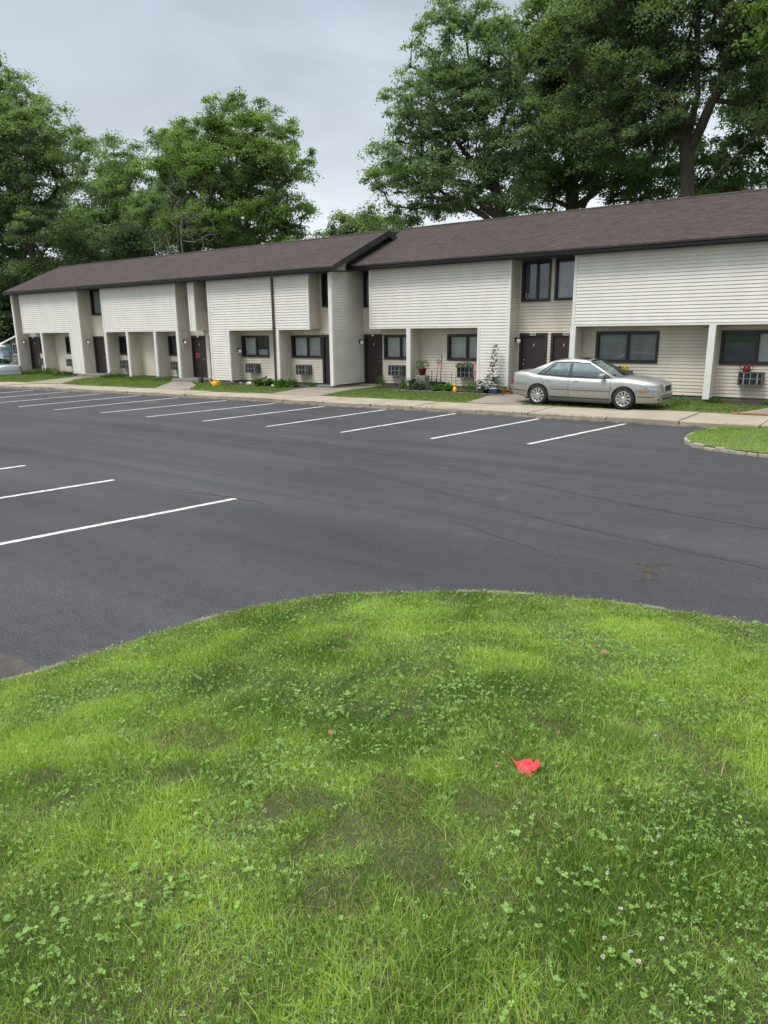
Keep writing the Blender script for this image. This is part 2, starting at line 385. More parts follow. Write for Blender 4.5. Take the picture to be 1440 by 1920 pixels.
LINES = [((-6.1, 19.6), (-6.78, 14.8)), ((-8.55, 19.38), (-9.07, 14.32)), ((-11.31, 19.3), (-11.61, 14.03)), ((-13.85, 19.05), (-14.1, 13.84)),
 ((-16.3, 18.82), (-16.6, 13.71)), ((-18.57, 18.7), (-18.98, 13.5)), ((-21.05, 18.6), (-21.3, 13.42)), ((-23.7, 18.5), (-23.6, 13.14)),
 ((-26.0, 18.3), (-25.8, 13.03)), ((-28.3, 18.0), (-28.0, 12.94)), ((-30.7, 17.85), (-30.2, 12.8)), ((-33.0, 17.5), (-32.4, 12.6)), ((-35.3, 17.0), (-34.6, 12.3)), ((-37.6, 16.7), (-36.8, 12.0)), ((-40, 16.3), (-39, 11.7)),
 ((-8.23, 7.33), (-9.1, 2.2)), ((-11.13, 7.13), (-11.8, 2.0)), ((-13.89, 6.99), (-14.4, 1.9)), ((-16.6, 6.9), (-17.1, 1.8)), ((-19.3, 6.8), (-19.8, 1.7)), ((-22, 6.7), (-22.5, 1.6))]
for i, (a, b_) in enumerate(LINES):
    a = (a[0], min(a[1], float(kerb_y(a[0]))-.08))
    strip('parking_line', [a, b_], .11, ZA+.005, 'line_paint', i, .006)
strip('faint_marking', [(-7.85, 7.38), (-11.4, 7.25), (-14.5, 7.1)], .035, ZA+.004, 'faint_line', 31, .02)
strip('faint_marking', [(-7.6, 7.35), (-8.2, 7.4), (-9.6, 7.2)], .035, ZA+.007, 'orange_line', 32, .02)
strip('faint_marking', [(-4.3, 14.6), (-6.4, 14.55)], .05, ZA+.004, 'faint_line', 33, .02)
mat('tyre_mark', (.037, .036, .037), .75, var=.35, vscale=5, vdetail=7)
strip('tyre_mark', [(-24, 12.3), (-16, 11.8), (-9, 10.6), (-4, 8.9), (.5, 8.0)], .12, ZA+.0035, 'tyre_mark', 51, .02)
strip('tyre_mark', [(-24, 13.6), (-16, 13.1), (-8.5, 12.0), (-3, 10.3), (2, 9.4)], .10, ZA+.0035, 'tyre_mark', 52, .02)
strip('tyre_mark', [(-4.8, 8.1), (-4.0, 7.75), (-3.2, 7.5), (-2.8, 7.2)], .05, ZA+.0035, 'tyre_mark', 53, .03)
strip('asphalt_seam', [(-30, 10.2), (-14, 11.2), (-2, 11.0), (8, 12.0)], .03, ZA+.004, 'faint_line', 42, .03)
strip('faint_marking', [(-6.8, 14.75), (-30, 12.1)], .05, ZA+.0045, 'faint_line', 34, .04)
poly_sheet('old_pavement', [(-5.0, 2.45), (-5.35, 2.47), (-5.62, 2.44), (-6.4, 2.1), (-9, 1.6), (-9, -8), (-5.0, -8)], ZA+.008, 'old_pavement')

# islands
ISL = [(-5.2, -6), (-5.2, 0), (-5.13, 2.18), (-5.04, 2.4), (-5.0, 2.65), (-4.94, 2.94), (-4.87, 3.45), (-4.74, 4.0), (-4.5, 4.55), (-4.17, 5.0), (-3.72, 5.42), (-3.29, 5.72),
       (-2.83, 5.97), (-2.42, 6.14), (-1.72, 6.35), (-1.27, 6.42), (-.69, 6.5), (.2, 6.5), (1.5, 6.35), (3, 5.9), (4.2, 4.8), (5, 3), (5.4, 0), (5.4, -6)]
ISL2 = [(-3.7, 19.3), (-4.02, 18.4), (-4.0, 17.4), (-3.86, 16.8), (-3.6, 16.35), (-3.1, 16.05), (-2.46, 15.85), (-1.6, 15.7), (0, 15.5), (3, 15.4), (6, 15.6), (6, 19.8), (-1, 19.7)]
def island_h(x, y):
    x = np.asarray(x, float); y = np.asarray(y, float)
    d = edgedist(x, y, ISL)*np.where(inpoly(x, y, ISL), 1, -1)
    t = np.clip(d/4.8, 0, 1); h = ZA+.02+.66*(t*t*(3-2*t)*.62+t*.38)
    return h+(vnoise(x, y, .9, 3)-.5)*.05*np.clip(d, 0, 1)+(vnoise(x, y, .25, 5)-.5)*.018*np.clip(d*3, 0, 1)
def island2_h(x, y):
    d = edgedist(x, y, ISL2); return ZA+.08+.12*np.clip(d/1.2, 0, 1)
def island_mesh(name, POLY, hf, step, material):
    P = np.array(POLY); x0, y0 = P.min(0)-step; x1, y1 = P.max(0)+step
    X, Y = np.meshgrid(np.arange(x0, x1, step), np.arange(y0, y1, step)); sh = X.shape; X = X.ravel(); Y = Y.ravel()
    ins = inpoly(X, Y, POLY); Z = hf(X, Y)
    # pull outside vertices next to the outline onto it
    Pd = np.vstack([np.linspace(P[i], P[(i+1) % len(P)], 40, endpoint=False) for i in range(len(P))])
    near = (~ins) & (edgedist(X, Y, POLY) < step*1.5)
    idx = np.where(near)[0]
    for i in idx:
        j = np.argmin((Pd[:, 0]-X[i])**2+(Pd[:, 1]-Y[i])**2); X[i], Y[i] = Pd[j]; Z[i] = hf(np.array([X[i]]), np.array([Y[i]]))[0]
    ok = ins | near; I = np.arange(sh[0]*sh[1]).reshape(sh)
    q = np.stack([I[:-1, :-1], I[:-1, 1:], I[1:, 1:], I[1:, :-1]], -1).reshape(-1, 4); q = q[ok[q].all(1) & ins[q].any(1)]
    o = npmesh(name, np.stack([X, Y, Z], 1), q, material, smooth=True); o['kind'] = 'structure'; return o
island_mesh('grass_island_soil', ISL, island_h, .09, 'island_thatch')
island_mesh('far_island_soil', ISL2, island2_h, .2, 'lawn_thatch')
def kerb_ring(name, POLY, a, b_, w, h0, seed, material='kerb_worn', gap=.0, op=None):
    r_ = random.Random(seed); mb = MB(); pts = POLY[a:b_]
    for i in range(len(pts)-1):
        p, q = Vector(pts[i]), Vector(pts[i+1]); L = (q-p).length; n_ = max(1, int(L/.2))
        for k in range(n_):
            if r_.random() < gap: continue
            s0, s1 = p.lerp(q, (k+.02)/n_), p.lerp(q, (k+.97)/n_); d = (s1-s0).normalized(); nn = Vector((-d.y, d.x))
            o_ = r_.uniform(-.015, .02); ww = w*r_.uniform(.6, 1.1); z1 = ZA+h0*r_.uniform(.6, 1.1)
            c = [s0+nn*(o_+ww*.6), s1+nn*(o_+ww*.6+r_.uniform(-.01, .01)), s1-nn*(ww*.6), s0-nn*(ww*.6)]
            c2 = [v.lerp((s0+s1)/2, .12) for v in c]
            mb.add([(*v, ZA-.02) for v in c]+[(*v, z1*1-.02) for v in c]+[(*v, z1) for v in c2], [(0, 1, 5, 4), (1, 2, 6, 5), (2, 3, 7, 6), (3, 0, 4, 7), (4, 5, 9, 8), (5, 6, 10, 9), (6, 7, 11, 10), (7, 4, 8, 11), (8, 9, 10, 11)])
    o = mb.build(name, material); o['kind'] = 'structure'; o.data.validate(); 
    bm = bmesh.new(); bm.from_mesh(o.data); bmesh.ops.recalc_face_normals(bm, faces=bm.faces); bm.to_mesh(o.data); bm.free(); return o
kerb_ring('island_kerb', ISL, 2, 21, .06, .03, 2, gap=.65)
def edge_dirt(name, POLY, a, b_, w, seed):
    pts = [Vector(p) for p in POLY[a:b_]]; vs = []; fs = []; P_ = []
    for p, q in zip(pts, pts[1:]):
        k = max(1, int((q-p).length/.04)); P_ += [(p.lerp(q, i/k), (q-p).normalized()) for i in range(k)]
    P_.append((pts[-1], P_[-1][1])); sarr = np.arange(len(P_))*.04
    wn_ = vnoise(sarr, sarr*0, .35, seed)*.7+vnoise(sarr, sarr*0, .09, seed+1)*.5
    for (p, d), ww in zip(P_, wn_):
        nn = Vector((-d.y, d.x)); o_ = p+nn*w*float(ww); i_ = p-nn*.12; vs += [(*i_, ZA+.004), (*o_, ZA+.004)]
    for i in range(len(P_)-1): fs.append((2*i, 2*i+2, 2*i+3, 2*i+1))
    o = MB().add(vs, fs).build(name, 'edge_soil'); o['kind'] = 'structure'
    bm = bmesh.new(); bm.from_mesh(o.data); bmesh.ops.recalc_face_normals(bm, faces=bm.faces)
    if bm.faces[0].normal.z < 0 if False else sum(f.normal.z for f in bm.faces) < 0: bmesh.ops.reverse_faces(bm, faces=bm.faces)
    bm.to_mesh(o.data); bm.free()
mat('edge_soil', (.10, .085, .06), .95, col2=(.055, .048, .036), vscale=12, bump=1, bscale=60)
edge_dirt('island_edge_dirt', ISL, 1, 21, .13, 3)
def gravel(name, X, Y, Z, size, material, seed, label, cat='gravel'):
    r_ = np.random.default_rng(seed); n_ = len(X); u = r_.normal(0, 1, (n_, 4, 3)); u /= np.linalg.norm(u, axis=2)[:, :, None]; u[:, :, 2] = np.abs(u[:, :, 2])*.8
    co = np.stack([X, Y, Z], 1)[:, None]+u*(size*(.4+.9*r_.random(n_)))[:, None, None]; I = np.arange(n_)*4
    t = np.concatenate([np.stack([I+a, I+b_, I+c], 1) for a, b_, c in ((0, 1, 2), (0, 2, 3), (0, 3, 1), (1, 3, 2))])
    tag(npmesh(name, co.reshape(-1, 3), t, material), label, cat, kind='stuff')
rg = np.random.default_rng(12); Pd = np.vstack([np.linspace(ISL[i], ISL[i+1], 160, endpoint=False) for i in range(1, 20)])
i_ = rg.integers(0, len(Pd), 2600); q_ = Pd[i_]+rg.normal(0, .05, (2600, 2)); gravel('gravel', q_[:, 0], q_[:, 1], np.full(2600, ZA+.006), .007, 'stone', 1, 'loose grit and crumbs along the edge of the near island')
X_ = rg.random(700)*24-20; Y_ = 5+rg.random(700)*14; k_ = ~inpoly(X_, Y_, ISL) & ~inpoly(X_, Y_, ISL2) & (Y_ < kerb_y(X_)-.2); gravel('asphalt_crumbs', X_[k_], Y_[k_], np.full(k_.sum(), ZA+.004), .011, 'crumb', 2, 'scattered dark crumbs and specks on the asphalt', 'debris')
t_ = rg.random(2600); q_ = np.stack([-1.95+.05*np.sin(t_*7)+rg.normal(0, .035+.03*t_, 2600), 7.05+.75*t_], 1); q2 = np.stack([-2.3+.55*rg.random(700), 7.62+rg.normal(0, .02, 700)], 1); q_ = np.concatenate([q_, q2])
gravel('spilled_sand', q_[:, 0], q_[:, 1], np.full(len(q_), ZA+.001), .0055, 'sand_stain', 4, 'faint tan patch of spilled sand on the asphalt beyond the near island', 'sand')
q_ = np.stack([rg.random(1500)*34-38, np.zeros(1500)], 1); q_[:, 1] = kerb_y(q_[:, 0])-.04-np.abs(rg.normal(0, .08, 1500)); gravel('kerb_grit', q_[:, 0], q_[:, 1], np.full(1500, ZA+.006), .013, 'stone', 3, 'grit and leaf crumbs lying along the kerb foot', 'debris')
mat('kerb_pale', (.42, .37, .29), .9, var=.4, vscale=7, bump=.6, bscale=30)
kerb_ring('far_island_kerb', ISL2, 0, 11, .08, .09, 5, 'kerb_pale', 0)

# ------------------------------------------------------------ grass
def blades(name, X, Y, Z, H, Wd, material, var, rng, lean=.5, label=None, cat='grass'):
    n_ = len(X); th = rng.random(n_)*2*np.pi; ld = rng.random(n_)*2*np.pi; ln = np.abs(rng.normal(0, lean, n_))
    dx, dy = np.cos(th)*Wd/2, np.sin(th)*Wd/2; lx, ly = np.cos(ld)*H*ln, np.sin(ld)*H*ln
    c = np.sqrt(np.clip(1-(ln*.55)**2, .25, 1))
    base = np.stack([X, Y, Z-.008], 1); co = np.empty((n_, 5, 3), np.float32)
    d = np.stack([dx, dy, np.zeros(n_)], 1)
    mid_ = base+np.stack([lx*.32, ly*.32, H*.55*c], 1); tip = base+np.stack([lx, ly, H*c*.95], 1)
    co[:, 0] = base-d; co[:, 1] = base+d; co[:, 2] = mid_+d*.8; co[:, 3] = mid_-d*.8; co[:, 4] = tip
    I = np.arange(n_)*5
    # second face is a thin quad up to the tip (tip doubled as a narrow edge)
    co2 = np.empty((n_, 6, 3), np.float32); co2[:, :4] = co[:, :4]; co2[:, 4] = tip+d*.12; co2[:, 5] = tip-d*.12
    I = np.arange(n_)*6
    q = np.concatenate([np.stack([I, I+1, I+2, I+3], 1), np.stack([I+3, I+2, I+4, I+5], 1)])
    o = npmesh(name, co2.reshape(-1, 3), q, material, np.concatenate([var, var]))
    tag(o, label, cat, kind='stuff'); return o
def scatter(POLY, dens, rng):
    P = np.array(POLY); x0, y0 = P.min(0); x1, y1 = P.max(0); n_ = int((x1-x0)*(y1-y0)*dens)
    X = rng.random(n_)*(x1-x0)+x0; Y = rng.random(n_)*(y1-y0)+y0; k = inpoly(X, Y, POLY); return X[k], Y[k]
rng = np.random.default_rng(7)
VIS = [(-5.2, .6), (3.2, .6), (3.2, 6.6), (-5.2, 6.6)]
BARE = [(-3.03, 2.18, .24), (-2.85, 2.26, .16), (-2.73, 1.86, .2), (-1.59, 1.86, .30), (-1.32, 1.88, .30), (-1.92, 1.96, .2), (-1.58, 2.21, .24), (-1.24, 2.28, .2), (-.73, 3.5, .3), (-.5, 3.3, .2), (-3.31, 1.56, .16), (-1.15, 1.8, .25), (-1.21, 3.18, .18), (-3.1, 3.76, .16), (-2.73, 4.84, .14), (-1.4, 1.65, .25)]
def bare(X, Y):
    b_ = np.zeros_like(X)
    for (a, c, r) in BARE:
        d = np.hypot(X-a, (Y-c)*1.2)/(r*.72)+(vnoise(X, Y, .12, 9)-.5)*1.5; b_ = np.maximum(b_, np.clip((1.3-d)*1.5, 0, 1))
    return b_
def island_grass():
    Xs, Ys = [], []
    for lo, hi, dens in ((.6, 2.6, 30000), (2.6, 4.2, 19000), (4.2, 6.6, 14000)):
        x, y = scatter([(-5.2, lo), (3.2, lo), (3.2, hi), (-5.2, hi)], dens, rng)
        k = inpoly(x, y, ISL); x, y = x[k], y[k]
        # skip what lies well outside the view and its neighbourhood
        ang = np.degrees(np.arctan2(-x, y)); k = (ang > -3) & (ang < 78); Xs.append(x[k]); Ys.append(y[k])
    X = np.concatenate(Xs); Y = np.concatenate(Ys)
    b_ = bare(X, Y); keep = rng.random(len(X)) > b_*.25
    thin = vnoise(X, Y, .35, 21); keep &= rng.random(len(X)) > np.clip(.45-thin*1.9, 0, .4)
    X, Y = X[keep], Y[keep]; b_ = b_[keep]
    Z = island_h(X, Y); pat = vnoise(X, Y, .5, 11)*.6+vnoise(X, Y, .18, 12)*.4
    H = (.018+.038*rng.random(len(X))**1.5)*(.40+1.15*pat); long_ = rng.random(len(X)) < .035; H[long_] *= 1.7
    tall = vnoise(X, Y, .3, 31) > .68; H[tall] *= 1.35
    ed = edgedist(X, Y, ISL); H *= np.where(ed < .25, .85, 1)*(1-.25*b_)
    W_ = .0024+.0028*rng.random(len(X))**1.5; W_ *= np.where(Y > 4, 1.5, np.where(Y > 2.6, 1.2, 1))
    col = np.clip(.42+.70*(vnoise(X, Y, .7, 13)-.5)+.6*(vnoise(X, Y, .22, 14)-.5)+rng.normal(0, .30, len(X))+.12*np.clip((Y-2.2)/3, 0, 1), 0, 1)
    col = np.clip(col-b_*.32, 0, 1)
    dead = rng.random(len(X)) < (.05+.22*b_+.22*np.clip(vnoise(X, Y, .45, 77)-.62, 0, 1)*2+.14*(ed < .25))
    blades('grass', X[~dead], Y[~dead], Z[~dead], H[~dead], W_[~dead], 'blade', col[~dead], rng, .75, 'bright green unmown grass covering the near island', 'grass')
    blades('dry_grass', X[dead], Y[dead], Z[dead], H[dead]*.9, W_[dead], 'straw', rng.random(dead.sum()), rng, 1.3, 'thin straw-coloured dead blades among the near grass', 'dead grass')
leafmat('straw', (.10, .075, .03), (.40, .34, .16), .25)
island_grass()
def clover():
    X, Y = scatter(VIS, 2300, rng); ang = np.degrees(np.arctan2(-X, Y)); k = inpoly(X, Y, ISL) & (ang > -3) & (ang < 76)
    m_ = vnoise(X, Y, .55, 41)+.30*np.clip((X+1.9)/1.5, 0, 1)*np.clip((3.2-Y)/1.5, 0, 1)+.1*(Y > 4.6)
    k &= rng.random(len(X)) < np.clip((m_-.40)*1.1, .18, .65); k &= bare(X, Y) < .5
    X, Y = X[k], Y[k]; n_ = len(X); Z = island_h(X, Y)+.018+.03*rng.random(n_)
    r = (.0040+.0045*rng.random(n_))
    co = []; va = []
    base = rng.random(n_)*2*np.pi; tilt = rng.normal(0, .35, (n_, 2)); col = np.clip(.45+rng.normal(0, .22, n_), 0, 1)
    for j in range(3):
        a = base+j*2.094; ca, sa = np.cos(a), np.sin(a)
        def pt(u, v, w):  # local petal coords
            px = (u*ca-v*sa)*r; py = (u*sa+v*ca)*r
            return np.stack([X+px, Y+py, Z+w*r+px*tilt[:, 0]+py*tilt[:, 1]], 1)
        co.append(np.stack([pt(.08, 0, 0), pt(.75, -.62, .22), pt(1.3, -.38, .3), pt(1.22, 0, .12), pt(1.3, .38, .3), pt(.75, .62, .22)], 1)); va.append(col)
    co = np.concatenate(co); N = len(co); I = np.arange(N)*6
    q = np.concatenate([np.stack([I, I+1, I+2, I+3], 1), np.stack([I, I+3, I+4, I+5], 1)]); va = np.concatenate(va)
    tag(npmesh('clover', co.reshape(-1, 3), q, 'clover_leaf', np.concatenate([va, va])), 'low clover leaves mixed through the near grass', 'clover', kind='stuff')
clover()
def broadleaf():
    X, Y = scatter(VIS, 200, rng); ang = np.degrees(np.arctan2(-X, Y)); k = inpoly(X, Y, ISL) & (ang > -3) & (ang < 76)
    m_ = vnoise(X, Y, .7, 51)+.22*np.clip((X+1.6)/1.5, 0, 1)*np.clip((3.0-Y)/1.5, 0, 1)+.15*(Y > 4.8)
    k &= rng.random(len(X)) < np.clip((m_-.55)*1.4, .03, .6); k &= bare(X, Y) < .4
    X, Y = X[k], Y[k]; Z = island_h(X, Y)+.012; co = []; va = []
    for x, y, z in zip(X, Y, Z):
        nl = rng.integers(2, 6); c0 = np.clip(.5+rng.normal(0, .2), 0, 1)
        for j in range(nl):
            a = rng.random()*6.28; L = .012+.015*rng.random(); w = L*(.30+.2*rng.random()); up_ = .2+.7*rng.random()
            ca, sa = math.cos(a), math.sin(a); z0 = z+.02*rng.random()
            P_ = [(0, 0, 0), (.35, -1, .30), (.75, -.75, .42), (1.05, 0, .36), (.75, .75, .42), (.35, 1, .30)]
            co.append([(x+(u*L*ca-v*w*sa), y+(u*L*sa+v*w*ca), z0+h*L*up_+abs(v)*.12*L) for u, v, h in P_]); va.append(np.clip(c0+rng.normal(0, .08), 0, 1))
    co = np.array(co); I = np.arange(len(co))*6
    q = np.concatenate([np.stack([I, I+1, I+2, I+3], 1), np.stack([I, I+3, I+4, I+5], 1)]); va = np.array(va)
    tag(npmesh('weeds', co.reshape(-1, 3), q, 'clover_leaf', np.concatenate([va, va])), 'broad-leaved weeds scattered in the near grass', 'weeds', kind='stuff')
broadleaf()
# stray long stalks on the island's road edge
def clover_flowers():
    pts = [(-.54, 2.47), (-.52, 2.42), (-.53, 2.38), (-.5, 2.31), (-.44, 2.28), (-.6, 2.09), (-.51, 1.95), (-.51, 1.8), (-.37, 1.9), (-.43, 1.79), (-.49, 1.73), (-.4, 1.77), (-.19, 1.94), (-.79, 3.38), (-3.5, 1.47)]
    for i, (x, y) in enumerate(pts):
        z = float(island_h(np.array([x]), np.array([y]))[0]); mb = MB(); r_ = random.Random(i)
        for k in range(26):
            t = r_.random()*6.28; p = math.acos(1-1.5*r_.random()); R0 = .0055; d = Vector((math.sin(p)*math.cos(t), math.sin(p)*math.sin(t), math.cos(p)))
            c = Vector((x, y, z+.050))+d*R0*.3; e = d.cross(Vector((.3, .2, 1))).normalized()*.0017
            mb.add([c-e, c+e, c+d*R0+e*.6, c+d*R0-e*.6], [(0, 1, 2, 3)])
        t = empty('clover_flower', (0, 0, 0), label='small white clover blossom on a thin stalk in the near grass', cat='flower', group='white clover blossoms in the near grass')
        mb.build('blossom', 'petal_white', t)
        MB().tube([(x, y, z), (x+.003, y, z+.03), (x, y, z+.05)], .0008, 4).build('stalk', 'stalk', t)
mat('stalk', (.10, .2, .04), .7)
clover_flowers()
# distant lawn strips
def lawn_grass():
    LW = [(x, back_y(x)+.03) for x in np.linspace(-62, 4, 40)]+[(4, 26), (-12, 26), (-12.5, 25.2), (-20, 25.2), (-20, 23.75), (-43.2, 23.75), (-43.2, 20.8), (-62, 19.9)]
    X, Y = scatter(LW, 330, rng); k = np.ones(len(X), bool)
    for p in PATHS: k &= ~inpoly(X, Y, p)
    for (bx0, bx1, by0, by1) in BEDS: k &= ~((X > bx0) & (X < bx1) & (Y > by0) & (Y < by1))
    X, Y = X[k], Y[k]; n_ = len(X); pat = vnoise(X, Y, 1.1, 61)*.5+vnoise(X, Y, .3, 62)*.5
    H = (.04+.05*rng.random(n_))*(.5+pat); edge = np.minimum(1, .4+(Y-back_y(X))*2); H *= edge
    col = np.clip(.5+1.1*(pat-.5)+rng.normal(0, .14, n_), 0, 1)
    blades('lawn_grass', X, Y, np.full(n_, ZL), H, .010+.012*rng.random(n_), 'blade_far', col, rng, .6, 'mown green lawn strip in front of the apartments', 'grass')
    # grass growing in pavement joints and along the pavement back edge
    X = rng.random(5000)*56-52; X = np.concatenate([X, X]); Y = np.where(rng.random(len(X)) < .75, back_y(X)-rng.random(len(X))*.07, kerb_y(X)-.01); k = vnoise(X, Y*0, .8, 66) > .45; X, Y = X[k], Y[k]
    blades('verge_grass', X, Y, np.full(len(X), -.06), .02+.04*rng.random(len(X)), np.full(len(X), .012), 'blade_far', rng.random(len(X)), rng, .7, 'grass tufts creeping over the pavement edge', 'grass')
    X, Y = scatter(ISL2, 900, rng); Z = island2_h(X, Y); n_ = len(X); ye = np.clip((17.2-Y)/1.2, 0, 1)*(X > -3.4)
    blades('far_island_grass', X, Y, Z, (.03+.045*rng.random(n_)), .008+.008*rng.random(n_), 'blade', np.clip(.45+.4*(vnoise(X, Y, .6, 63)-.5)+rng.normal(0, .15, n_)+.2*ye, 0, 1), rng, .7, 'green grass on the small island by the pavement', 'grass')
    X, Y = scatter(ISL2, 500, rng); k = rng.random(len(X)) < np.clip((17.0-Y)/1.0, .05, .9)*np.clip((X+3.3)/.8, .1, 1); X, Y = X[k], Y[k]
    blades('far_island_straw', X, Y, island2_h(X, Y), np.full(len(X), .045), np.full(len(X), .012), 'straw', .4+.6*rng.random(len(X)), rng, 1.1, 'yellowed dry grass at the front of the small island', 'dead grass')
BEDS = [(-16.9, -12.5, 24.0, 25.3), (-27.2, -21.4, 23.0, 23.9), (-46, -38, 23.4, 24.6), (-5.3, -1, 24.9, 26), (-19, -17, 25.0, 26)]
lawn_grass()
for (a, b_, c, d) in BEDS:
    tag(poly_sheet('flower_bed_soil', [(a, c), (b_, c+.05), (b_, d), (a, d)], ZL+.012, 'soil', kind='structure'))

# ------------------------------------------------------------ apartment building
BLD = empty('apartment_building', (-30, 23.8, 0), 0, 'long two-storey apartment building with white and beige lap siding under a brown shingle roof', 'building')
BINV = Matrix.Translation((30, -23.8, 0))
def bpart(mb, name, mats, parent=None, label=None):
    o = mb.build(name, mats, parent or BLD)
    if parent is None or parent == BLD: o.location = (30, -23.8, 0)
    if label: o['label'] = label
    return o
GROOVE = .015
def siding(mb, org, ud, nrm, u0, u1, z0, z1, holes=(), mi=0, h=.1143, lip=.02, ztop=None, zref=.08):
    """lapped boards as real sloping geometry; holes are (ua, ub, za, zb)"""
    ud = Vector(ud); nrm = Vector(nrm); org = Vector(org)
    zs = {z0, z1}
    for (_, _, a, b_) in holes:
        if z0 < a < z1: zs.add(a)
        if z0 < b_ < z1: zs.add(b_)
    k = math.floor((z0-zref)/h); cs = []
    while zref+k*h < z1: cs.append(zref+k*h); k += 1
    flip = ud.cross(Vector((0, 0, 1))).dot(nrm) < 0
    def P(u, z, off): return org+ud*u+nrm*off+Vector((0, 0, z))
    for c in cs:
        br_ = sorted({max(c, z0), min(c+h, z1)} | ({c+GROOVE} if z0 < c+GROOVE < z1 else set()) | {z for z in zs if c < z < c+h})
        for a, b_ in zip(br_, br_[1:]):
            if b_-a < 1e-5: continue
            gr_ = b_ <= c+GROOVE+1e-6
            oa = lip*(1-(a-c)/h)+.002; ob = lip*(1-(b_-c)/h)+.002; mid = (a+b_)/2
            if gr_: oa = ob = -.012
            iv = [(u0, u1)]
            for (ha, hb, hz0, hz1) in holes:
                if hz0 < mid < hz1:
                    nv = []
                    for (p, q) in iv:
                        if hb <= p or ha >= q: nv.append((p, q)); continue
                        if ha > p: nv.append((p, ha))
                        if hb < q: nv.append((hb, q))
                    iv = nv
            if ztop: iv = [ztop(p, q, mid) for (p, q) in iv]
            for (p, q) in iv:
                if q-p < 1e-4: continue
                vs = [P(p, a, oa), P(q, a, oa), P(q, b_, ob), P(p, b_, ob), P(p, a, -.012), P(q, a, -.012)]
                fs = [(0, 1, 2, 3)]
                if not gr_ and (abs(a-c-GROOVE) < 1e-5 or a == z0): fs.append((4, 5, 1, 0))
                if flip: fs = [f[::-1] for f in fs]
                mb.add(vs, fs, mi)
def front(mb, x0, x1, y, z0, z1, holes=(), mi=0): siding(mb, (0, y, 0), (1, 0, 0), (0, -1, 0), x0, x1, z0, z1, holes, mi)
def side(mb, x, y0, y1, z0, z1, right=True, mi=0, ztop=None): siding(mb, (x, 0, 0), (0, 1, 0), (1 if right else -1, 0, 0), y0, y1, z0, z1, (), mi, ztop=ztop)
def trim_v(mb, x0, x1, y0, y1, z0, z1): mb.box(x0, x1, y0, y1, z0, z1)

YA, YAB, YB, YBB = 23.8, 24.55, 25.22, 25.97
Z0, ZU, ZE = .08, 2.44, 4.86   # wall foot, underside of the upper boxes, soffit
def proud(name, x0, x1, yf, yb, cols, zt=ZE, label=None):
    """overhanging upper box; cols = full-height legs [(a,b)] joined to it"""
    mb = MB(); T = .085
    holes = []; xs = sorted([x0]+[c for ab in cols for c in ab]+[x1])
    # gaps under the box where there is no column
    cur = x0
    for a, b_ in cols:
        if a > cur+.01: holes.append((cur, a, 0, ZU))
        cur = b_
    if cur < x1-.01: holes.append((cur, x1, 0, ZU))
    front(mb, x0+.01, x1-.01, yf, Z0 if cols else ZU, zt, holes)
    zl = Z0 if any(abs(a-x0) < .02 for a, _ in cols) else ZU; zr = Z0 if any(abs(b_-x1) < .02 for _, b_ in cols) else ZU
    side(mb, x1, yf+.01, yb, zr, zt, True, 1); side(mb, x0, yf+.01, yb, zl, zt, False, 1)
    # undersides
    cur = x0
    for (ha, hb, _, _) in holes: mb.box(ha, hb, yf+.004, yb, ZU, ZU+.03, 1)
    # trims: corners and lower edge
    for x_, z_, s in ((x0, zl, -1), (x1, zr, 1)):
        if s > 0: mb.box(x_-T, x_+.026, yf-.028, yf+.06, z_-.02, zt, 2)
        else: mb.box(x_-.026, x_+T, yf-.028, yf+.06, z_-.02, zt, 2)
    for (ha, hb, _, _) in holes: mb.box(ha+(T if ha == x0 else 0), hb-(T if hb == x1 else 0), yf-.024, yf+.02, ZU-.022, ZU+.035, 2)
    for a, b_ in cols:
        if b_ < x1-.02: mb.box(b_-T, b_+.026, yf-.0285, yf+.06, Z0-.02, ZU-.022, 2); side(mb, b_, yf+.06, yb, Z0, ZU, True, 1)
        if a > x0+.02: mb.box(a-.026, a+T, yf-.0285, yf+.06, Z0-.02, ZU-.022, 2); side(mb, a, yf+.06, yb, Z0, ZU, False, 1)
        mb.box(a+.03, b_-.03, yf+.03, yb, -.2, Z0, 3)
    return bpart(mb, name, ['white_siding', 'beige_siding', 'white_trim', 'foundation'], label=label)
def fin(name, x0, x1, yf, yb, zt, mi=1):
    mb = MB(); mb.box(x0, x1, yf-.028, yf+.07, Z0-.03, zt, 2)
    side(mb, x1-.02, yf+.07, yb, Z0, zt, True, mi); side(mb, x0+.02, yf+.07, yb, Z0, zt, False, mi)
    mb.box(x0+.03, x1-.03, yf+.02, yb, -.6, Z0-.03, 3)
    return bpart(mb, name, ['white_siding', 'beige_siding', 'white_trim', 'foundation'])
proud('upper_wall', -45.25, -38.92, YA, YAB, [(-40.08, -38.92)])
proud('upper_wall', -36.6, -30.22, YA, YAB, [])
proud('upper_wall', -29.2, -28.8, YA, YAB, [], label='narrow upper wall box of the building')
proud('upper_wall', -27.8, -21.33, YA, YAB, [(-27.78, -26.45)])
proud('upper_wall', -19.1, -12.5, YB, YBB, [(-13.82, -12.5)])
proud('upper_wall', -10.02, -1.5, YB, YBB, [(-2.8, -1.5)])
proud('upper_wall', 1.0, 7.9, YB, YBB, [(6.7, 7.9)])
fin('party_wall', -46.3, -46.13, YA, YAB, ZE)
fin('party_wall', -43.3, -43.12, YA, YAB, ZU-.025)
fin('party_wall', -36.58, -36.42, YA, YAB, ZU-.025)
fin('party_wall', -34.6, -34.42, YA, YAB, ZU-.025)
fin('party_wall', -32.2, -32.03, YA, YAB, ZU-.025)
fin('party_wall', -30.38, -30.18, YA+.004, YAB, ZU-.025)
fin('party_wall', -23.33, -23.17, YA, YAB, ZU-.025)
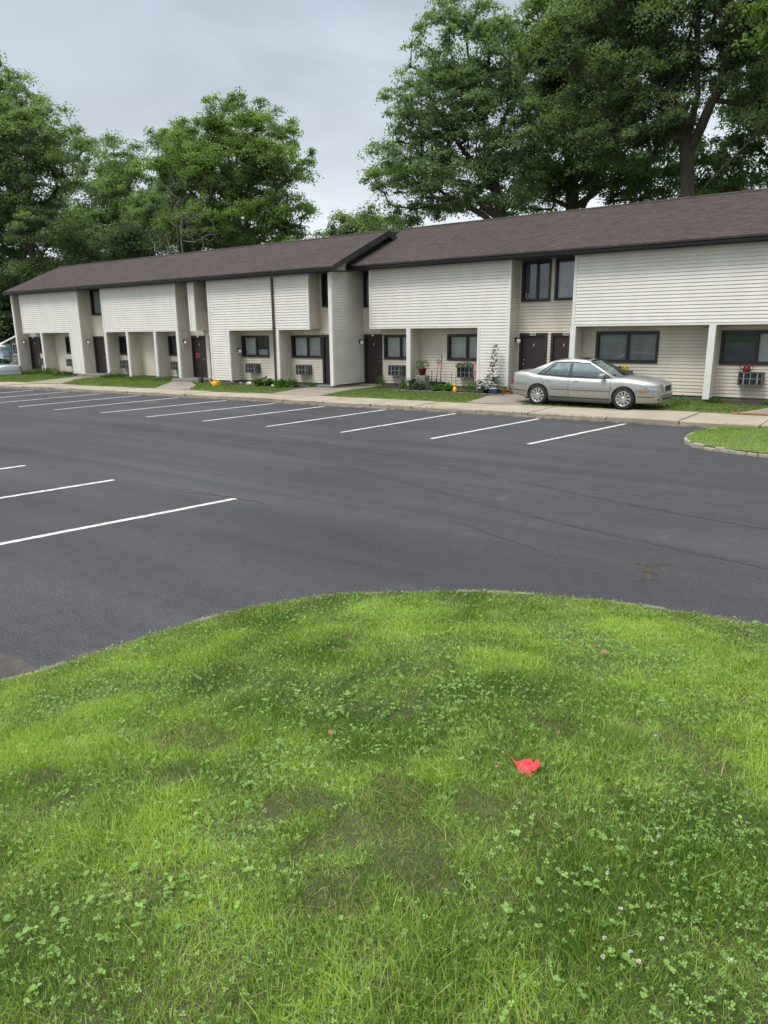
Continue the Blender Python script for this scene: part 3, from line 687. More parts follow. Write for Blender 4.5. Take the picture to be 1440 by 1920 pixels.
fin('party_wall', -17.2, -17.0, YB, YBB, ZU-.025)
fin('party_wall', -10.08, -9.88, YB, YBB, ZU-.025)
fin('party_wall', -5.43, -5.22, YB, YBB, ZU-.025)

# roof lines
EA, RA, ZEA, ZRA = 23.45, 27.4, 4.93, 6.66
EB, RB, ZEB, ZRB = 24.82, 29.35, 5.03, 6.98
slA = (ZRA-ZEA)/(RA-EA); slB = (ZRB-ZEB)/(RB-EB)
# end wall of the left section, facing right, rising above the lower roof
mb = MB()
def ztopA(p, q, z):
    zt = z+.14
    if zt <= ZEA: return (p, q)
    yy = EA+(zt-ZEA)/slA; return (max(p, yy), min(q, 2*RA-yy))
side(mb, -20.05, YA+.07, 31.0, Z0, 6.5, True, 0, ztopA)
mb.box(-20.2, -20.023, YA-.028, YA+.07, Z0-.03, ZE, 1); side(mb, -20.2, YA+.07, YAB, Z0, ZE, False, 2)
mb.box(-20.18, -20.07, YA+.02, 26.2, -.2, Z0-.03, 3)
bpart(mb, 'end_wall', ['end_siding', 'white_trim', 'beige_siding', 'foundation'], label='right end wall of the left section, a shade darker than the upper boxes')
mb = MB(); side(mb, -46.28, YAB, 31.0, Z0, 6.5, False, 0, ztopA); side(mb, 8, YBB, 33.4, Z0, 4.9, True, 0)
mb.box(-46.2, -20.3, 30.9, 31, 0, 4.9); mb.box(-20, 7.9, 33.3, 33.4, 0, 4.9)
bpart(mb, 'outer_wall', 'beige_siding')

# openings: windows (x0, x1, z0, z1, curtain), doors (x0, x1)
WA = [(-44.92, -43.4, 1.17, 2.185, 'curtain_grey'), (-41.88, -40.2, 1.17, 2.185, 'curtain_dark'), (-36.38, -34.75, 1.17, 2.185, 'none'), (-32.0, -30.5, 1.17, 2.185, 'curtain_dark'),
      (-26.4, -24.56, 1.17, 2.185, 'half'), (-23.12, -21.28, 1.17, 2.185, 'curtain_light'),
      (-38.78, -36.75, 3.36, 4.8, 'curtain_grey'), (-28.72, -27.95, 3.36, 4.8, 'curtain_dark'), (-21.2, -20.3, 3.36, 4.8, 'none')]
WBq = [(-18.9, -17.25, 1.12, 2.17, 'curtain_light'), (-15.66, -13.9, 1.12, 2.18, 'curtain_light'), (-9.38, -7.16, 1.14, 2.24, 'curtain_grey'), (-5.18, -3.1, 1.14, 2.24, 'half'),
      (-20.0, -19.14, 3.34, 4.84, 'curtain_grey'), (-12.4, -11.22, 3.34, 4.84, 'curtain_dark'), (-11.07, -10.1, 3.36, 4.84, 'curtain_grey'), (-1.3, .8, 3.36, 4.84, 'curtain_grey')]
DA_ = [(-46.1, -45.0, .1, 'none'), (-38.88, -37.85, .12, ''), (-30.12, -29.05, .12, 'x'), (-28.75, -27.9, .12, ''), (-21.26, -20.25, .06, '')]
DB_ = [(-20.0, -19.0, .06, 'x'), (-12.4, -11.26, .06, '523'), (-11.12, -10.12, .06, '522'), (-1.3, -.3, .06, '')]
def back_wall(yb, x0, x1, wins, doors):
    mb = MB(); holes = [(a, b_, c, d) for a, b_, c, d, _ in wins]+[(a, b_, c-.2, 2.2) for a, b_, c, _ in doors]
    front(mb, x0, x1, yb, Z0, ZE+.05, holes, 0)
    mb.box(x0, x1, yb+.02, yb+.06, -.2, Z0, 1)
    return bpart(mb, 'recessed_wall', ['beige_siding', 'foundation'])
back_wall(YAB, -46.2, -20.1, WA, DA_); back_wall(YBB, -20.05, 8, WBq, DB_)
rw = random.Random(11)
def window(x0, x1, z0, z1, y, curtain):
    t = .085 if x1-x0 > 1 else .07; mb = MB()
    # outer frame, proud of the siding
    mb.box(x0, x1, y-.045, y+.10, z0, z0+t); mb.box(x0, x1, y-.045, y+.10, z1-t, z1)
    mb.box(x0, x0+t, y-.042, y+.10, z0+t, z1-t); mb.box(x1-t, x1, y-.042, y+.10, z0+t, z1-t)
    xm = (x0+x1)/2+.04
    if x1-x0 > 1.0: mb.box(xm-.028, xm+.028, y+.0, y+.07, z0+t, z1-t)
    s = .028
    for a, b_, dy in ((x0+t, xm-.028, .012), (xm+.028, x1-t, .03)):
        if x1-x0 <= 1.0: a, b_ = x0+t, x1-t
        mb.box(a, b_, y+dy, y+dy+.03, z0+t, z0+t+s); mb.box(a, b_, y+dy, y+dy+.03, z1-t-s, z1-t); mb.box(a, a+s, y+dy, y+dy+.03, z0+t+s, z1-t-s); mb.box(b_-s, b_, y+dy, y+dy+.03, z0+t+s, z1-t-s)
        if x1-x0 <= 1.0: break
    w = bpart(mb, 'window', ['brown_trim'])
    g = MB(); a, b_ = x0+t, x1-t
    g.add([(a, y+.045, z0+t), (b_, y+.045, z0+t), (b_, y+.045, z1-t), (a, y+.045, z1-t)], [(0, 1, 2, 3)])
    g.build('pane', 'window_glass', w)
    # room behind: dark box
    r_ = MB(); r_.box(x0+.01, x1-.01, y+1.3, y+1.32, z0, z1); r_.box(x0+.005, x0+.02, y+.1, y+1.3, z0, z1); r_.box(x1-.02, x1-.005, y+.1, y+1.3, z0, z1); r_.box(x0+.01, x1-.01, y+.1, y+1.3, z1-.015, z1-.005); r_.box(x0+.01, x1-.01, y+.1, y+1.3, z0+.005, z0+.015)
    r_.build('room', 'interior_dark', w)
    if curtain != 'none':
        cmat = 'curtain_light' if curtain == 'half' else curtain
        spans = [(a, b_)] if curtain != 'half' else [(a+(b_-a)*.52, b_)]
        if curtain == 'half' and x0 < -20: spans = [(a, a+(b_-a)*.48)]
        for (p, q) in spans:
            n_ = int((q-p)/.03)+2; vs = []; fs = []; ph = rw.random()*6
            for i in range(n_):
                u = p+(q-p)*i/(n_-1); dy = .018*math.sin(u*38+ph)+.012*math.sin(u*91+ph*2)
                vs += [(u, y+.15+dy, z0+t*.5), (u, y+.15+dy*.6, z1-t*.5)]
            for i in range(n_-1): fs.append((2*i, 2*i+2, 2*i+3, 2*i+1))
            MB().add(vs, fs, 0, True).build('curtain', cmat, w)
    if curtain == 'half':   # lower blind on the other side
        p, q = (a, a+(b_-a)*.5) if x0 > -20 else (a+(b_-a)*.5, b_)
        m2 = MB()
        for k in range(8 if x0 < -20 else 18): m2.box(p, q, y+.14, y+.145, z0+t+.0+k*.035, z0+t+.03+k*.035)
        m2.build('blind', 'curtain_dark' if x0 > -20 else 'curtain_light', w)
    return w
for wv in WA: window(*wv[:4], YAB, wv[4])
for wv in WBq: window(*wv[:4], YBB, wv[4])
# open casement items seen in the upper window over the doors
def text_mesh(s, size):
    cu = bpy.data.curves.new('t', 'FONT'); cu.body = s; cu.size = size; cu.extrude = .004; cu.align_x = 'CENTER'; cu.align_y = 'CENTER'
    o = bpy.data.objects.new('t', cu); C.objects.link(o); dg = bpy.context.evaluated_depsgraph_get()
    me = bpy.data.meshes.new_from_object(o.evaluated_get(dg)); bpy.data.objects.remove(o); me.materials.clear(); return me
def door(x0, x1, z0, y, num):
    t = .10; mb = MB(); zt = 2.2
    mb.box(x0, x0+t, y-.045, y+.10, z0, zt); mb.box(x1-t, x1, y-.045, y+.10, z0, zt); mb.box(x0+t, x1-t, y-.042, y+.10, zt-t, zt); mb.box(x0+t, x1-t, y-.04, y+.12, z0-.03, z0+.035)
    d = MB(); d.bevbox(x0+t, x1-t, y+.03, y+.075, z0+.035, zt-t, .004)
    dd = bpart(d, 'door', 'door_brown')
    mb.build('door_frame', 'brown_trim', dd)
    hx = x1-t-.07 if num != '523' else x0+t+.08
    MB().lathe([(.001, .065), (.028, .06), (.032, .035), (.012, .02), (.03, .005), (.03, 0)], 12, (hx, y+.03, 1.02), 'y').build('door_knob', 'brass' if num != '523' else 'chrome', dd)
    MB().lathe([(.001, .02), (.022, .018), (.024, 0)], 12, (hx, y+.03, 1.2), 'y').build('deadbolt', 'chrome', dd)
    if num: MB().bevbox((x0+x1)/2-.012, (x0+x1)/2+.012, y+.022, y+.032, 1.70, 1.80, .002).build('peephole_plate', 'white_plate', dd)
    if num and num[0] == '5':
        me = text_mesh(num, .135); me.materials.append(MATS['white_plate']); o = link('house_number', me, dd)
        o.location = ((x0+x1)/2-(.02 if num == '523' else -.09), y-.046, zt-t/2); o.rotation_euler = (R(90), 0, 0); o.scale = (1.25, 1, 1)
    elif num == 'x' or num == 'none':
        MB().bevbox((x0+x1)/2-.06, (x0+x1)/2+.05, y-.052, y-.0425, zt-.085, zt-.03, .002).build('number_plate', 'white_plate', dd)
for dv in DA_: door(*dv[:3], YAB, dv[3])
for dv in DB_: door(*dv[:3], YBB, dv[3])
# through-wall air conditioners
def aircon(xc, zc, y, w=.72, h=.42):
    x0, x1, z0, z1 = xc-w/2, xc+w/2, zc-h/2, zc+h/2; d = .30; mb = MB()
    mb.box(x0, x1, y-d, y-.0, z1-.02, z1); mb.box(x0, x1, y-d, y, z0, z0+.02); mb.box(x0, x0+.02, y-d, y, z0+.02, z1-.02); mb.box(x1-.02, x1, y-d, y, z0+.02, z1-.02)
    mb.box(x0-.008, x1+.008, y-d-.012, y-d, z1-.035, z1+.006); mb.box(x0-.008, x1+.008, y-d-.012, y-d, z0-.006, z0+.03); mb.box(x0-.008, x0+.04, y-d-.0115, y-d, z0+.03, z1-.035); mb.box(x1-.04, x1+.008, y-d-.0115, y-d, z0+.03, z1-.035)
    for k in range(6): mb.box(x1-.001, x1+.004, y-d+.05, y-.06, z0+.06+k*.05, z0+.08+k*.05)
    a = bpart(mb, 'air_conditioner', 'ac_case')
    g = MB(); g.box(x0+.02, x1-.02, y-d+.05, y-d+.06, z0+.02, z1-.02)
    for k in range(15): zz = z0+.03+k*(h-.06)/15; g.box(x0+.04, x1-.04, y-d+.008, y-d+.03, zz, zz+.008)
    g.build('louvres', 'ac_louver', a)
    q = MB()
    for fx in (.20, .48, .76): q.box(x0+w*fx, x0+w*fx+(.035 if fx != .48 else .02), y-d-.004, y-d+.002, z0+.03, z1-.035)
    q.box(x0+.04, x1-.04, y-d-.006, y-d-.001, zc-.008, zc+.008)
    q.build('grille_bars', 'ac_bars', a)
    return a
for xc in (-44.45, -41.2, -35.72, -31.22, -25.56, -22.28): aircon(xc, .66, YAB)
for xc in (-18.12, -14.65, -8.34, -4.14): aircon(xc, .66 if xc != -4.14 else .72, YBB)
def lamp(x, y, z, side_=True):
    """wall lamp on a return wall facing right"""
    mb = MB(); mb.bevbox(x, x+.03, y-.06, y+.06, z-.02, z+.14, .006); mb.box(x+.03, x+.13, y-.012, y+.012, z+.10, z+.125); mb.lathe([(.001, .13), (.075, .125), (.08, .09), (.07, .09)], 14, (x+.13, y, z))
    l_ = bpart(mb, 'wall_lamp', 'lamp_metal')
    prof = [(.055, .09), (.078, .06), (.085, .0), (.07, -.06), (.04, -.09), (.001, -.10)]
    MB().lathe(prof, 16, (x+.13, y, z)).build('lamp_globe', 'lamp_glass', l_)
lamp(-46.11, 24.12, 1.86); lamp(-38.9, 24.12, 1.86); lamp(-30.2, 24.1, 1.86); lamp(-20.03, 25.66, 1.84); lamp(-12.48, 25.74, 1.9); lamp(-10.22, 25.86, 1.84)
lamp(-26.43, 24.3, 1.45)
# eaves: soffit, fascia, gutter, roofs
def roofpart(nm, x0, x1, E, Rr, ze, zr, mats='shingles'):
    mb = MB(); th = .10; yb = 2*Rr-E
    vs = []
    for x_ in (x0, x1): vs += [(x_, E, ze), (x_, Rr, zr), (x_, yb, ze), (x_, E, ze-th), (x_, Rr, zr-th), (x_, yb, ze-th)]
    mb.add(vs, [(0, 6, 7, 1), (1, 7, 8, 2), (3, 4, 10, 9), (4, 5, 11, 10), (0, 3, 9, 6), (2, 8, 11, 5), (0, 1, 4, 3), (1, 2, 5, 4), (6, 9, 10, 7), (7, 10, 11, 8)])
    # ridge cap shingles
    n_ = int((x1-x0)/.2); r_ = random.Random(3)
    for i in range(n_):
        a = x0+i*(x1-x0)/n_; b_ = a+(x1-x0)/n_*1.06; dz = .012+.006*r_.random(); s = (zr-ze)/(Rr-E)
        mb.add([(a, Rr-.15, zr-.15*s+dz), (b_, Rr-.15, zr-.15*s+dz+.006), (b_, Rr, zr+dz+.012), (a, Rr, zr+dz+.006), (a, Rr+.15, zr-.15*s+dz), (b_, Rr+.15, zr-.15*s+dz+.006)], [(0, 1, 2, 3), (3, 2, 5, 4)])
    return bpart(mb, nm, mats)
roofpart('roof', -46.45, -19.62, EA, RA, ZEA, ZRA); roofpart('roof', -20.04, 8.4, EB, RB, ZEB, ZRB)
def eave(x0, x1, E, ze, yback, endcap=True):
    mb = MB(); mb.box(x0, x1, E+.03, E+.055, ze-.23, ze-.02, 0)        # fascia board
    mb.box(x0, x1, E+.055, yback, ze-.20+.03, ze-.14, 0)   # soffit
    f_ = bpart(mb, 'fascia', ['rake_brown'])
    prof = [(0, 0), (-.10, .0), (-.105, .03), (-.075, .06), (-.075, .09), (-.125, .12), (-.125, .135), (-.115, .135), (-.115, .125), (-.065, .095), (-.065, .05), (-.095, .025), (-.09, .01), (0, .01)]
    g = MB(); n_ = len(prof); xs_ = [x0]+[x for x in np.arange(math.ceil(x0/3)*3, x1, 3.0)]+[x1]; vs = []; r_ = random.Random(int(x1*7))
    for x_ in xs_:
        sag = r_.uniform(-.008, .008)
        for (dy, dz) in prof: vs.append((x_, E+.028+dy, ze-.195+dz+sag))
    fs = [(i*n_+k, i*n_+(k+1) % n_, (i+1)*n_+(k+1) % n_, (i+1)*n_+k) for i in range(len(xs_)-1) for k in range(n_)]
    fs = [f[::-1] for f in fs]+[tuple(range(n_)), tuple((len(xs_)-1)*n_+k for k in range(n_))[::-1]]
    g.add(vs, fs); g.build('gutter', 'gutter_brown', f_)
eave(-46.4, -19.66, EA, ZEA, YAB+.02); eave(-20.0, 8.3, EB, ZEB, YBB+.02)
# rake board on the left section's right end and soffit behind it
mb = MB(); x0, x1 = -19.64, -19.60; h1 = .29
vs = []
for x_ in (x0, x1): vs += [(x_, EA-.03, ZEA+.03), (x_, RA, ZRA+.04), (x_, 2*RA-EA, ZEA+.03), (x_, EA-.03, ZEA+.03-h1+.04), (x_, RA, ZRA+.04-h1), (x_, 2*RA-EA, ZEA+.03-h1)]
mb.add(vs, [(0, 1, 4, 3), (1, 2, 5, 4), (6, 9, 10, 7), (7, 10, 11, 8), (0, 6, 7, 1), (1, 7, 8, 2), (3, 4, 10, 9), (4, 5, 11, 10), (0, 3, 9, 6)])
mb.add([(-20.04, EA+.1, ZEA-.13), (-19.64, EA+.1, ZEA-.13), (-19.64, RA, ZRA-.15), (-20.04, RA, ZRA-.15)], [(0, 3, 2, 1)], 0)
bpart(mb, 'rake_board', 'rake_brown')
# step flashing where the lower roof meets the end wall
mb = MB(); mb.add([(-20.02, EB, ZEB+.02), (-19.9, EB, ZEB+.012), (-19.9, RB-.3, ZRB-.3*slB+.012), (-20.02, RB-.3, ZRB-.3*slB+.02), (-20.02, EB, ZEB+.22), (-20.02, RA, ZEB+.22+(RA-EB)*slB)], [(0, 1, 2, 3), (0, 3, 5, 4)])
bpart(mb, 'roof_flashing', 'rake_brown')
mb = MB(); mb.tube([(-19.7, 24.85, 5.06), (-20.0, 24.83, 5.03)], .05, 8); mb.tube([(-19.88, RA+.15, ZEB+(RA+.15-EB)*slB+.0), (-19.88, RA+.15, ZEB+(RA+.15-EB)*slB+.16)], .05, 10)
bpart(mb, 'vent_pipe', 'gutter_brown')
# downspout
mb = MB(); x_ = -23.42; mb.bevbox(x_-.045, x_+.045, YA-.10, YA-.035, .12, ZEA-.25, .008); mb.bevbox(x_-.045, x_+.045, YA-.30, YA-.04, .04, .12, .008)
for z_ in (.9, 2.5, 4.1): mb.box(x_-.07, x_+.07, YA-.105, YA-.03, z_, z_+.03)
bpart(mb, 'downspout', 'downspout')
# concrete door steps
for (a, b_, c, d, z_) in ((-38.88, -36.62, 23.25, 24.5, .10), (-30.15, -28.1, 23.1, 24.5, .10), (-45.9, -44.9, 24.0, 24.5, .08), (-21.28, -20.22, 24.0, 24.6, .035), (-20.0, -18.95, 25.5, 26.0, .035), (-12.45, -10.1, 25.5, 26.0, .035)):
    bpart(MB().bevbox(a, b_, c, d, -.25, z_, .012), 'door_step', 'concrete_step')
# bracket lamp of the upper open window: small clock-like fan on the sill
mb = MB(); mb.lathe([(.085, .0), (.085, .04), (.06, .045), (.05, .02)], 18, (-12.2, YBB+.12, 3.58), 'y'); mb.bevbox(-12.23, -12.17, YBB+.08, YBB+.12, 3.42, 3.50, .004)
tag(mb.build('desk_fan', 'curtain_light'), 'small white round fan standing in the upper window over door 523', 'fan')

# ------------------------------------------------------------ garden things
gl = np.random.default_rng(3)
def leafplant(name, loc, n, rad, hgt, L, label, cat, material='garden_leaf', group=None, stems=0, leafw=.3, upw=.5, seed=0):
    r_ = np.random.default_rng(seed+17); t = empty(name, loc, 0, label, cat, group)
    a = r_.random(n)*6.28; rr = rad*np.sqrt(r_.random(n)); z = hgt*(r_.random(n)**.8)*(1-.5*(rr/rad)**2)
    c = np.stack([rr*np.cos(a), rr*np.sin(a), z], 1); d = np.stack([np.cos(a), np.sin(a), upw*r_.normal(.6, .6, n)], 1); d += r_.normal(0, .35, (n, 3)); d /= np.linalg.norm(d, axis=1)[:, None]
    s = np.cross(d, [0, 0, 1.]); s /= np.linalg.norm(s, axis=1)[:, None]+1e-6; l_ = L*(.6+.7*r_.random(n))[:, None]; w = l_*leafw
    dz = np.array([0, 0, 1.])*l_*.18
    co = np.stack([c, c+d*l_*.5+s*w+dz*.4, c+d*l_-dz, c+d*l_*.5-s*w+dz*.4], 1)
    npmesh('foliage', co.reshape(-1, 3), np.arange(n*4).reshape(-1, 4), material, np.clip(.5+r_.normal(0, .25, n), 0, 1), t)
    if stems:
        mb = MB()
        for k in range(stems):
            b_ = r_.random()*6.28; q = rad*.6*r_.random(); mb.tube([(0, 0, -.02), (q*math.cos(b_)*.5, q*math.sin(b_)*.5, hgt*.5), (q*math.cos(b_), q*math.sin(b_), hgt*.9)], .006, 5)
        mb.build('stem', 'stalk', t)
    return t
def dots(parent, name, pts, r, material):
    mb = MB(); q = random.Random(1)
    for p in pts:
        for k in range(5):
            a = k*1.257+q.random(); mb.add([p, (p[0]+r*math.cos(a-.5), p[1]+r*math.sin(a-.5), p[2]+.3*r), (p[0]+r*1.3*math.cos(a), p[1]+r*1.3*math.sin(a), p[2]+.1*r), (p[0]+r*math.cos(a+.5), p[1]+r*math.sin(a+.5), p[2]+.3*r)], [(0, 1, 2, 3)])
        mb.add([(p[0]-r*.4, p[1]-r*.5, p[2]-r*.4), (p[0]+r*.4, p[1]-r*.5, p[2]-r*.4), (p[0]+r*.4, p[1]-r*.5, p[2]+r*.6), (p[0]-r*.4, p[1]-r*.5, p[2]+r*.6)], [(0, 1, 2, 3)])
    return mb.build(name, material, parent)
# white-edged hostas along the left units
for i, (x, y, w_, lab) in enumerate([(-44.6, 23.75, .62, 'white-flowering clump in front of the leftmost door'), (-41.0, 23.55, .66, 'white-flowering clump beside the leftmost full-height wall column'),
                                (-35.9, 23.6, .62, 'white-flowering clump right of the second brown door')]):
    t = leafplant('variegated_plant', (x, y, ZL), 380, w_*.8, .26, .13, lab, 'plant', group='white-flecked plants along the left apartments', leafw=.22, seed=i)
    r_ = random.Random(i); dots(t, 'blossom', [(w_*.9*math.cos(a)*s, w_*.9*math.sin(a)*s, .14+.14*r_.random()) for a, s in ((r_.random()*6.28, math.sqrt(r_.random())) for _ in range(60))], .022, 'petal_white')
leafplant('leafy_plant', (-42.6, 23.7, ZL), 400, .5, .34, .2, 'dark green grassy clump between two white-flowering clumps at the left', 'plant', leafw=.1, upw=1.1, seed=5)
leafplant('hosta', (-23.9, 23.45, ZL), 200, .34, .30, .24, 'green hosta clump at the foot of the brown downspout', 'plant', leafw=.28, upw=.8, seed=6)
leafplant('hosta', (-22.45, 23.4, ZL), 240, .48, .26, .22, 'wide green hosta clump under the air conditioner left of the end wall', 'plant', leafw=.28, upw=.7, seed=7)
for i, (x, y) in enumerate([(-25.4, 23.4), (-24.9, 23.45), (-22.9, 23.0), (-24.2, 23.1), (-26.1, 23.5), (-22.0, 23.15)]):
    lb = ['left of the largest pale rock', 'largest, in the middle of the bed', 'in front of the wide hosta', 'in front of the downspout', 'at the foot of the white wall column', 'rightmost, by the path'][i]
    bm = bmesh.new(); bmesh.ops.create_icosphere(bm, subdivisions=2, radius=.09*(1+(.5 if i == 1 else 0))); r_ = random.Random(i)
    for v in bm.verts: v.co *= 1+r_.uniform(-.2, .2); v.co.z *= .7
    me = bpy.data.meshes.new('rock'); bm.to_mesh(me); bm.free(); me.materials.append(MATS['petal_white' if i in (1, 2) else 'stone']); o = link('rock', me); o.location = (x, y, ZL+.05)
    tag(o, 'small rock in the flower bed, '+lb, 'rock', 'rocks in the flower bed by the downspout')
leafplant('weed_clump', (-18.35, 24.95, ZL), 90, .16, .42, .3, 'thin upright weed clump under the air conditioner beside the dark door', 'plant', leafw=.06, upw=1.6, seed=8)
leafplant('small_plant', (-21.45, 24.1, ZL), 60, .16, .16, .14, 'small green weed at the foot of the narrow brown door', 'plant', seed=9)
for i, (x, y) in enumerate([(-31.4, 23.55), (-33.4, 23.5)]):
    leafplant('creeping_plant', (x, y, ZL), 260, .6, .16, .13, ['low creeping plant under the fourth air conditioner', 'low creeping plant between two white posts left of the step'][i], 'plant', 'dark_leaf', seed=20+i)
# watering can, orange
def watering_can(name, loc, rz, s, material, label):
    t = empty(name, loc, rz, label, 'watering can'); t.scale = (s, s, s)
    MB().lathe([(.001, 0), (.12, 0), (.135, .02), (.14, .12), (.125, .21), (.10, .24), (.09, .24), (.11, .21), (.12, .05), (.001, .03)], 22).build('can_body', material, t)
    MB().tube([(-.11, 0, .06), (-.22, 0, .14), (-.32, 0, .27)], [.035, .022, .016], 10).lathe([(.016, 0), (.05, .03), (.052, .04), (.001, .045)], 12, (-.335, 0, .27)).build('spout', material, t)
    MB().tube([(.12, 0, .06), (.22, 0, .10), (.235, 0, .2), (.17, 0, .27), (.05, 0, .30), (-.06, 0, .25)], .015, 8).build('handle', material, t)
watering_can('watering_can', (-25.45, 21.9, ZL), R(8), 1.05, 'orange_plastic', 'orange-yellow plastic watering can standing on the lawn by the step')
watering_can('watering_can', (-4.3, YBB-.16, .935), R(0), .78, 'red_plastic', 'dark red watering can on top of the rightmost air conditioner')
# potted plant on a pale block, shovels
mb = MB(); mb.bevbox(-16.72, -16.22, 25.1, 25.5, ZL, .52, .02); tag(mb.build('plant_stand', 'stone'), 'grey block stand under the maroon flower pot', 'stand')
t = empty('flower_pot', (-16.45, 25.28, .52), 0, 'maroon pot with a spindly flowering plant on the grey block', 'potted plant')
MB().lathe([(.001, 0), (.11, 0), (.165, .24), (.185, .24), (.185, .30), (.165, .30), (.16, .26), (.001, .25)], 18).build('pot', 'pot_maroon', t)
fp = leafplant('spindly_plant', (0, 0, .24), 110, .26, .46, .10, None, None, stems=9, leafw=.35, seed=10); fp.parent = t
for ch in list(fp.children): ch.parent = t; ch.location = (0, 0, .24)
bpy.data.objects.remove(fp)
dots(t, 'blossom', [(.12, -.1, .62), (-.16, .0, .66), (.02, -.05, .72), (.22, 0, .5), (-.05, -.12, .55)], .03, 'petal_pink')
leafplant('shrub', (-16.6, 24.72, ZL), 520, .48, .5, .17, 'dark blue-green bush in front of the grey block stand', 'bush', 'dark_leaf', leafw=.16, seed=11)
def shovel(x, y, hh, dh, label, material):
    t = empty('shovel', (x, y, .02), 0, label, 'shovel', 'garden tools leaning on the wall')
    t.rotation_euler = (R(-8), R(4 if dh else -3), 0)
    MB().tube([(0, 0, .3), (0, 0, hh)], .016, 8).build('shaft', material, t)
    b = MB(); b.tube([(0, 0, .24), (0, 0, .36)], .024, 8)
    n_ = 6
    b.add([(-.11, .0, .26), (0, .03, .27), (.11, 0, .26), (-.115, 0, .1), (0, .035, .1), (.115, 0, .1), (-.05, 0, 0), (0, .02, -.04), (.05, 0, 0)], [(0, 1, 4, 3), (1, 2, 5, 4), (3, 4, 7, 6), (4, 5, 8, 7), (3, 4, 1, 0), (4, 5, 2, 1), (6, 7, 4, 3), (7, 8, 5, 4)])
    b.build('blade', 'black_plastic', t)
    if dh: MB().tube([(0, 0, hh), (-.06, 0, hh+.05), (-.065, 0, hh+.12), (0, 0, hh+.15), (.065, 0, hh+.12), (.06, 0, hh+.05), (0, 0, hh)], .016, 8).build('grip', 'black_plastic', t)
shovel(-15.92, 25.45, 1.0, True, 'red-shafted garden spade with a black D grip leaning on the beige wall', 'red_handle')
shovel(-15.70, 25.5, 1.36, False, 'tall black-handled shovel leaning on the beige wall beside the red one', 'black_plastic')
shovel(-16.08, 25.4, .72, False, 'short dark-handled spade leaning beside the red-shafted one', 'lamp_metal')
mb = MB(); mb.lathe([(.001, 0), (.15, 0), (.19, .3), (.20, .3), (.20, .33), (.17, .33), (.16, .3), (.001, .28)], 18, (-15.45, 25.15, ZL)); tag(mb.build('bucket', 'black_plastic'), 'black plastic bucket at the foot of the shovels', 'bucket')
# coiled grey hose / wheel in front
mb = MB()
for k in range(4):
    pts = [(-16.2+(.22+.01*k)*math.cos(a), 24.5-.04*k, .2+(.22+.01*k)*math.sin(a)) for a in np.linspace(0, 6.28, 26)]; mb.tube(pts, .018, 6, cap=False)
tag(mb.build('garden_hose', 'grey_plastic'), 'grey coiled hose leaning against the dark bush', 'hose')
leafplant('leafy_plant', (-14.95, 24.55, ZL), 260, .42, .3, .2, 'light green low plant right of the black bucket', 'plant', leafw=.3, seed=12)
for i, x in enumerate((-14.75, -14.5, -14.2, -13.65)):
    t = leafplant('thin_stalk_plant', (x, 24.75, ZL), 26, .07, .85-.1*i, .06, ['tall thin bare-looking stalk, leftmost under the flag side window', 'thin stalk beside the leftmost one, slightly shorter', 'thin stalk behind the orange ornament', 'single thin stalk left of the garden flag'][i], 'plant', stems=3, seed=30+i)
# orange duck-like ornament
t = empty('garden_ornament', (-14.3, 24.3, ZL), R(20), 'small orange and yellow bird ornament in the flower bed', 'ornament')
MB().lathe([(.001, 0), (.05, .0), (.085, .06), (.09, .14), (.06, .21), (.035, .24), (.045, .28), (.05, .31), (.035, .35), (.001, .37)], 16).build('bird_body', 'orange_plastic', t)
MB().tube([(0, -.04, .32), (0, -.10, .31)], [.02, .006], 8).build('beak', 'yellow_paint', t)
# bed edging stones
mb = None
for i in range(15):
    x0 = -17.0+i*.33; r_ = random.Random(i+60)
    mb = MB().bevbox(x0, x0+.30, 23.93+r_.uniform(-.02, .02)+.02*i*.2, 24.03+.004*i, ZL-.02, ZL+.05+r_.uniform(0, .02), .012)
    tag(mb.build('edging_stone', 'foundation'), 'grey edging stone in the row along the front of the flower bed', 'edging stone', 'grey edging stones along the flower bed')
# garden flag hung from the air conditioner
t = empty('garden_flag', (-13.98, 25.35, 1.0), 0, 'narrow dark red patterned garden flag hanging beside the air conditioner', 'flag')
vs = []; fs = []
for i in range(14):
    for j in range(6):
        u = j/5-.5; z = .12-.095*i; vs.append((u*(.20-.003*i)+.01*i*.5, .035*math.sin(u*9+i*.5), z))
for i in range(13):
    for j in range(5): fs.append((i*6+j, i*6+j+1, i*6+j+7, i*6+j+6))
MB().add(vs, fs, 0, True).build('cloth', 'flag_cloth', t)
MB().tube([(-.16, 0, .13), (.2, 0, .13), (.28, 0, .2)], .010, 6).tube([(.26, 0, .2), (.29, .05, -1.0)], .008, 6).build('pole', 'lamp_metal', t)
t = leafplant('trailing_plant', (-14.7, 25.78, .88), 190, .34, .20, .10, 'small dark trailing plant on top of the air conditioner by the flag', 'plant', 'dark_leaf', seed=14)
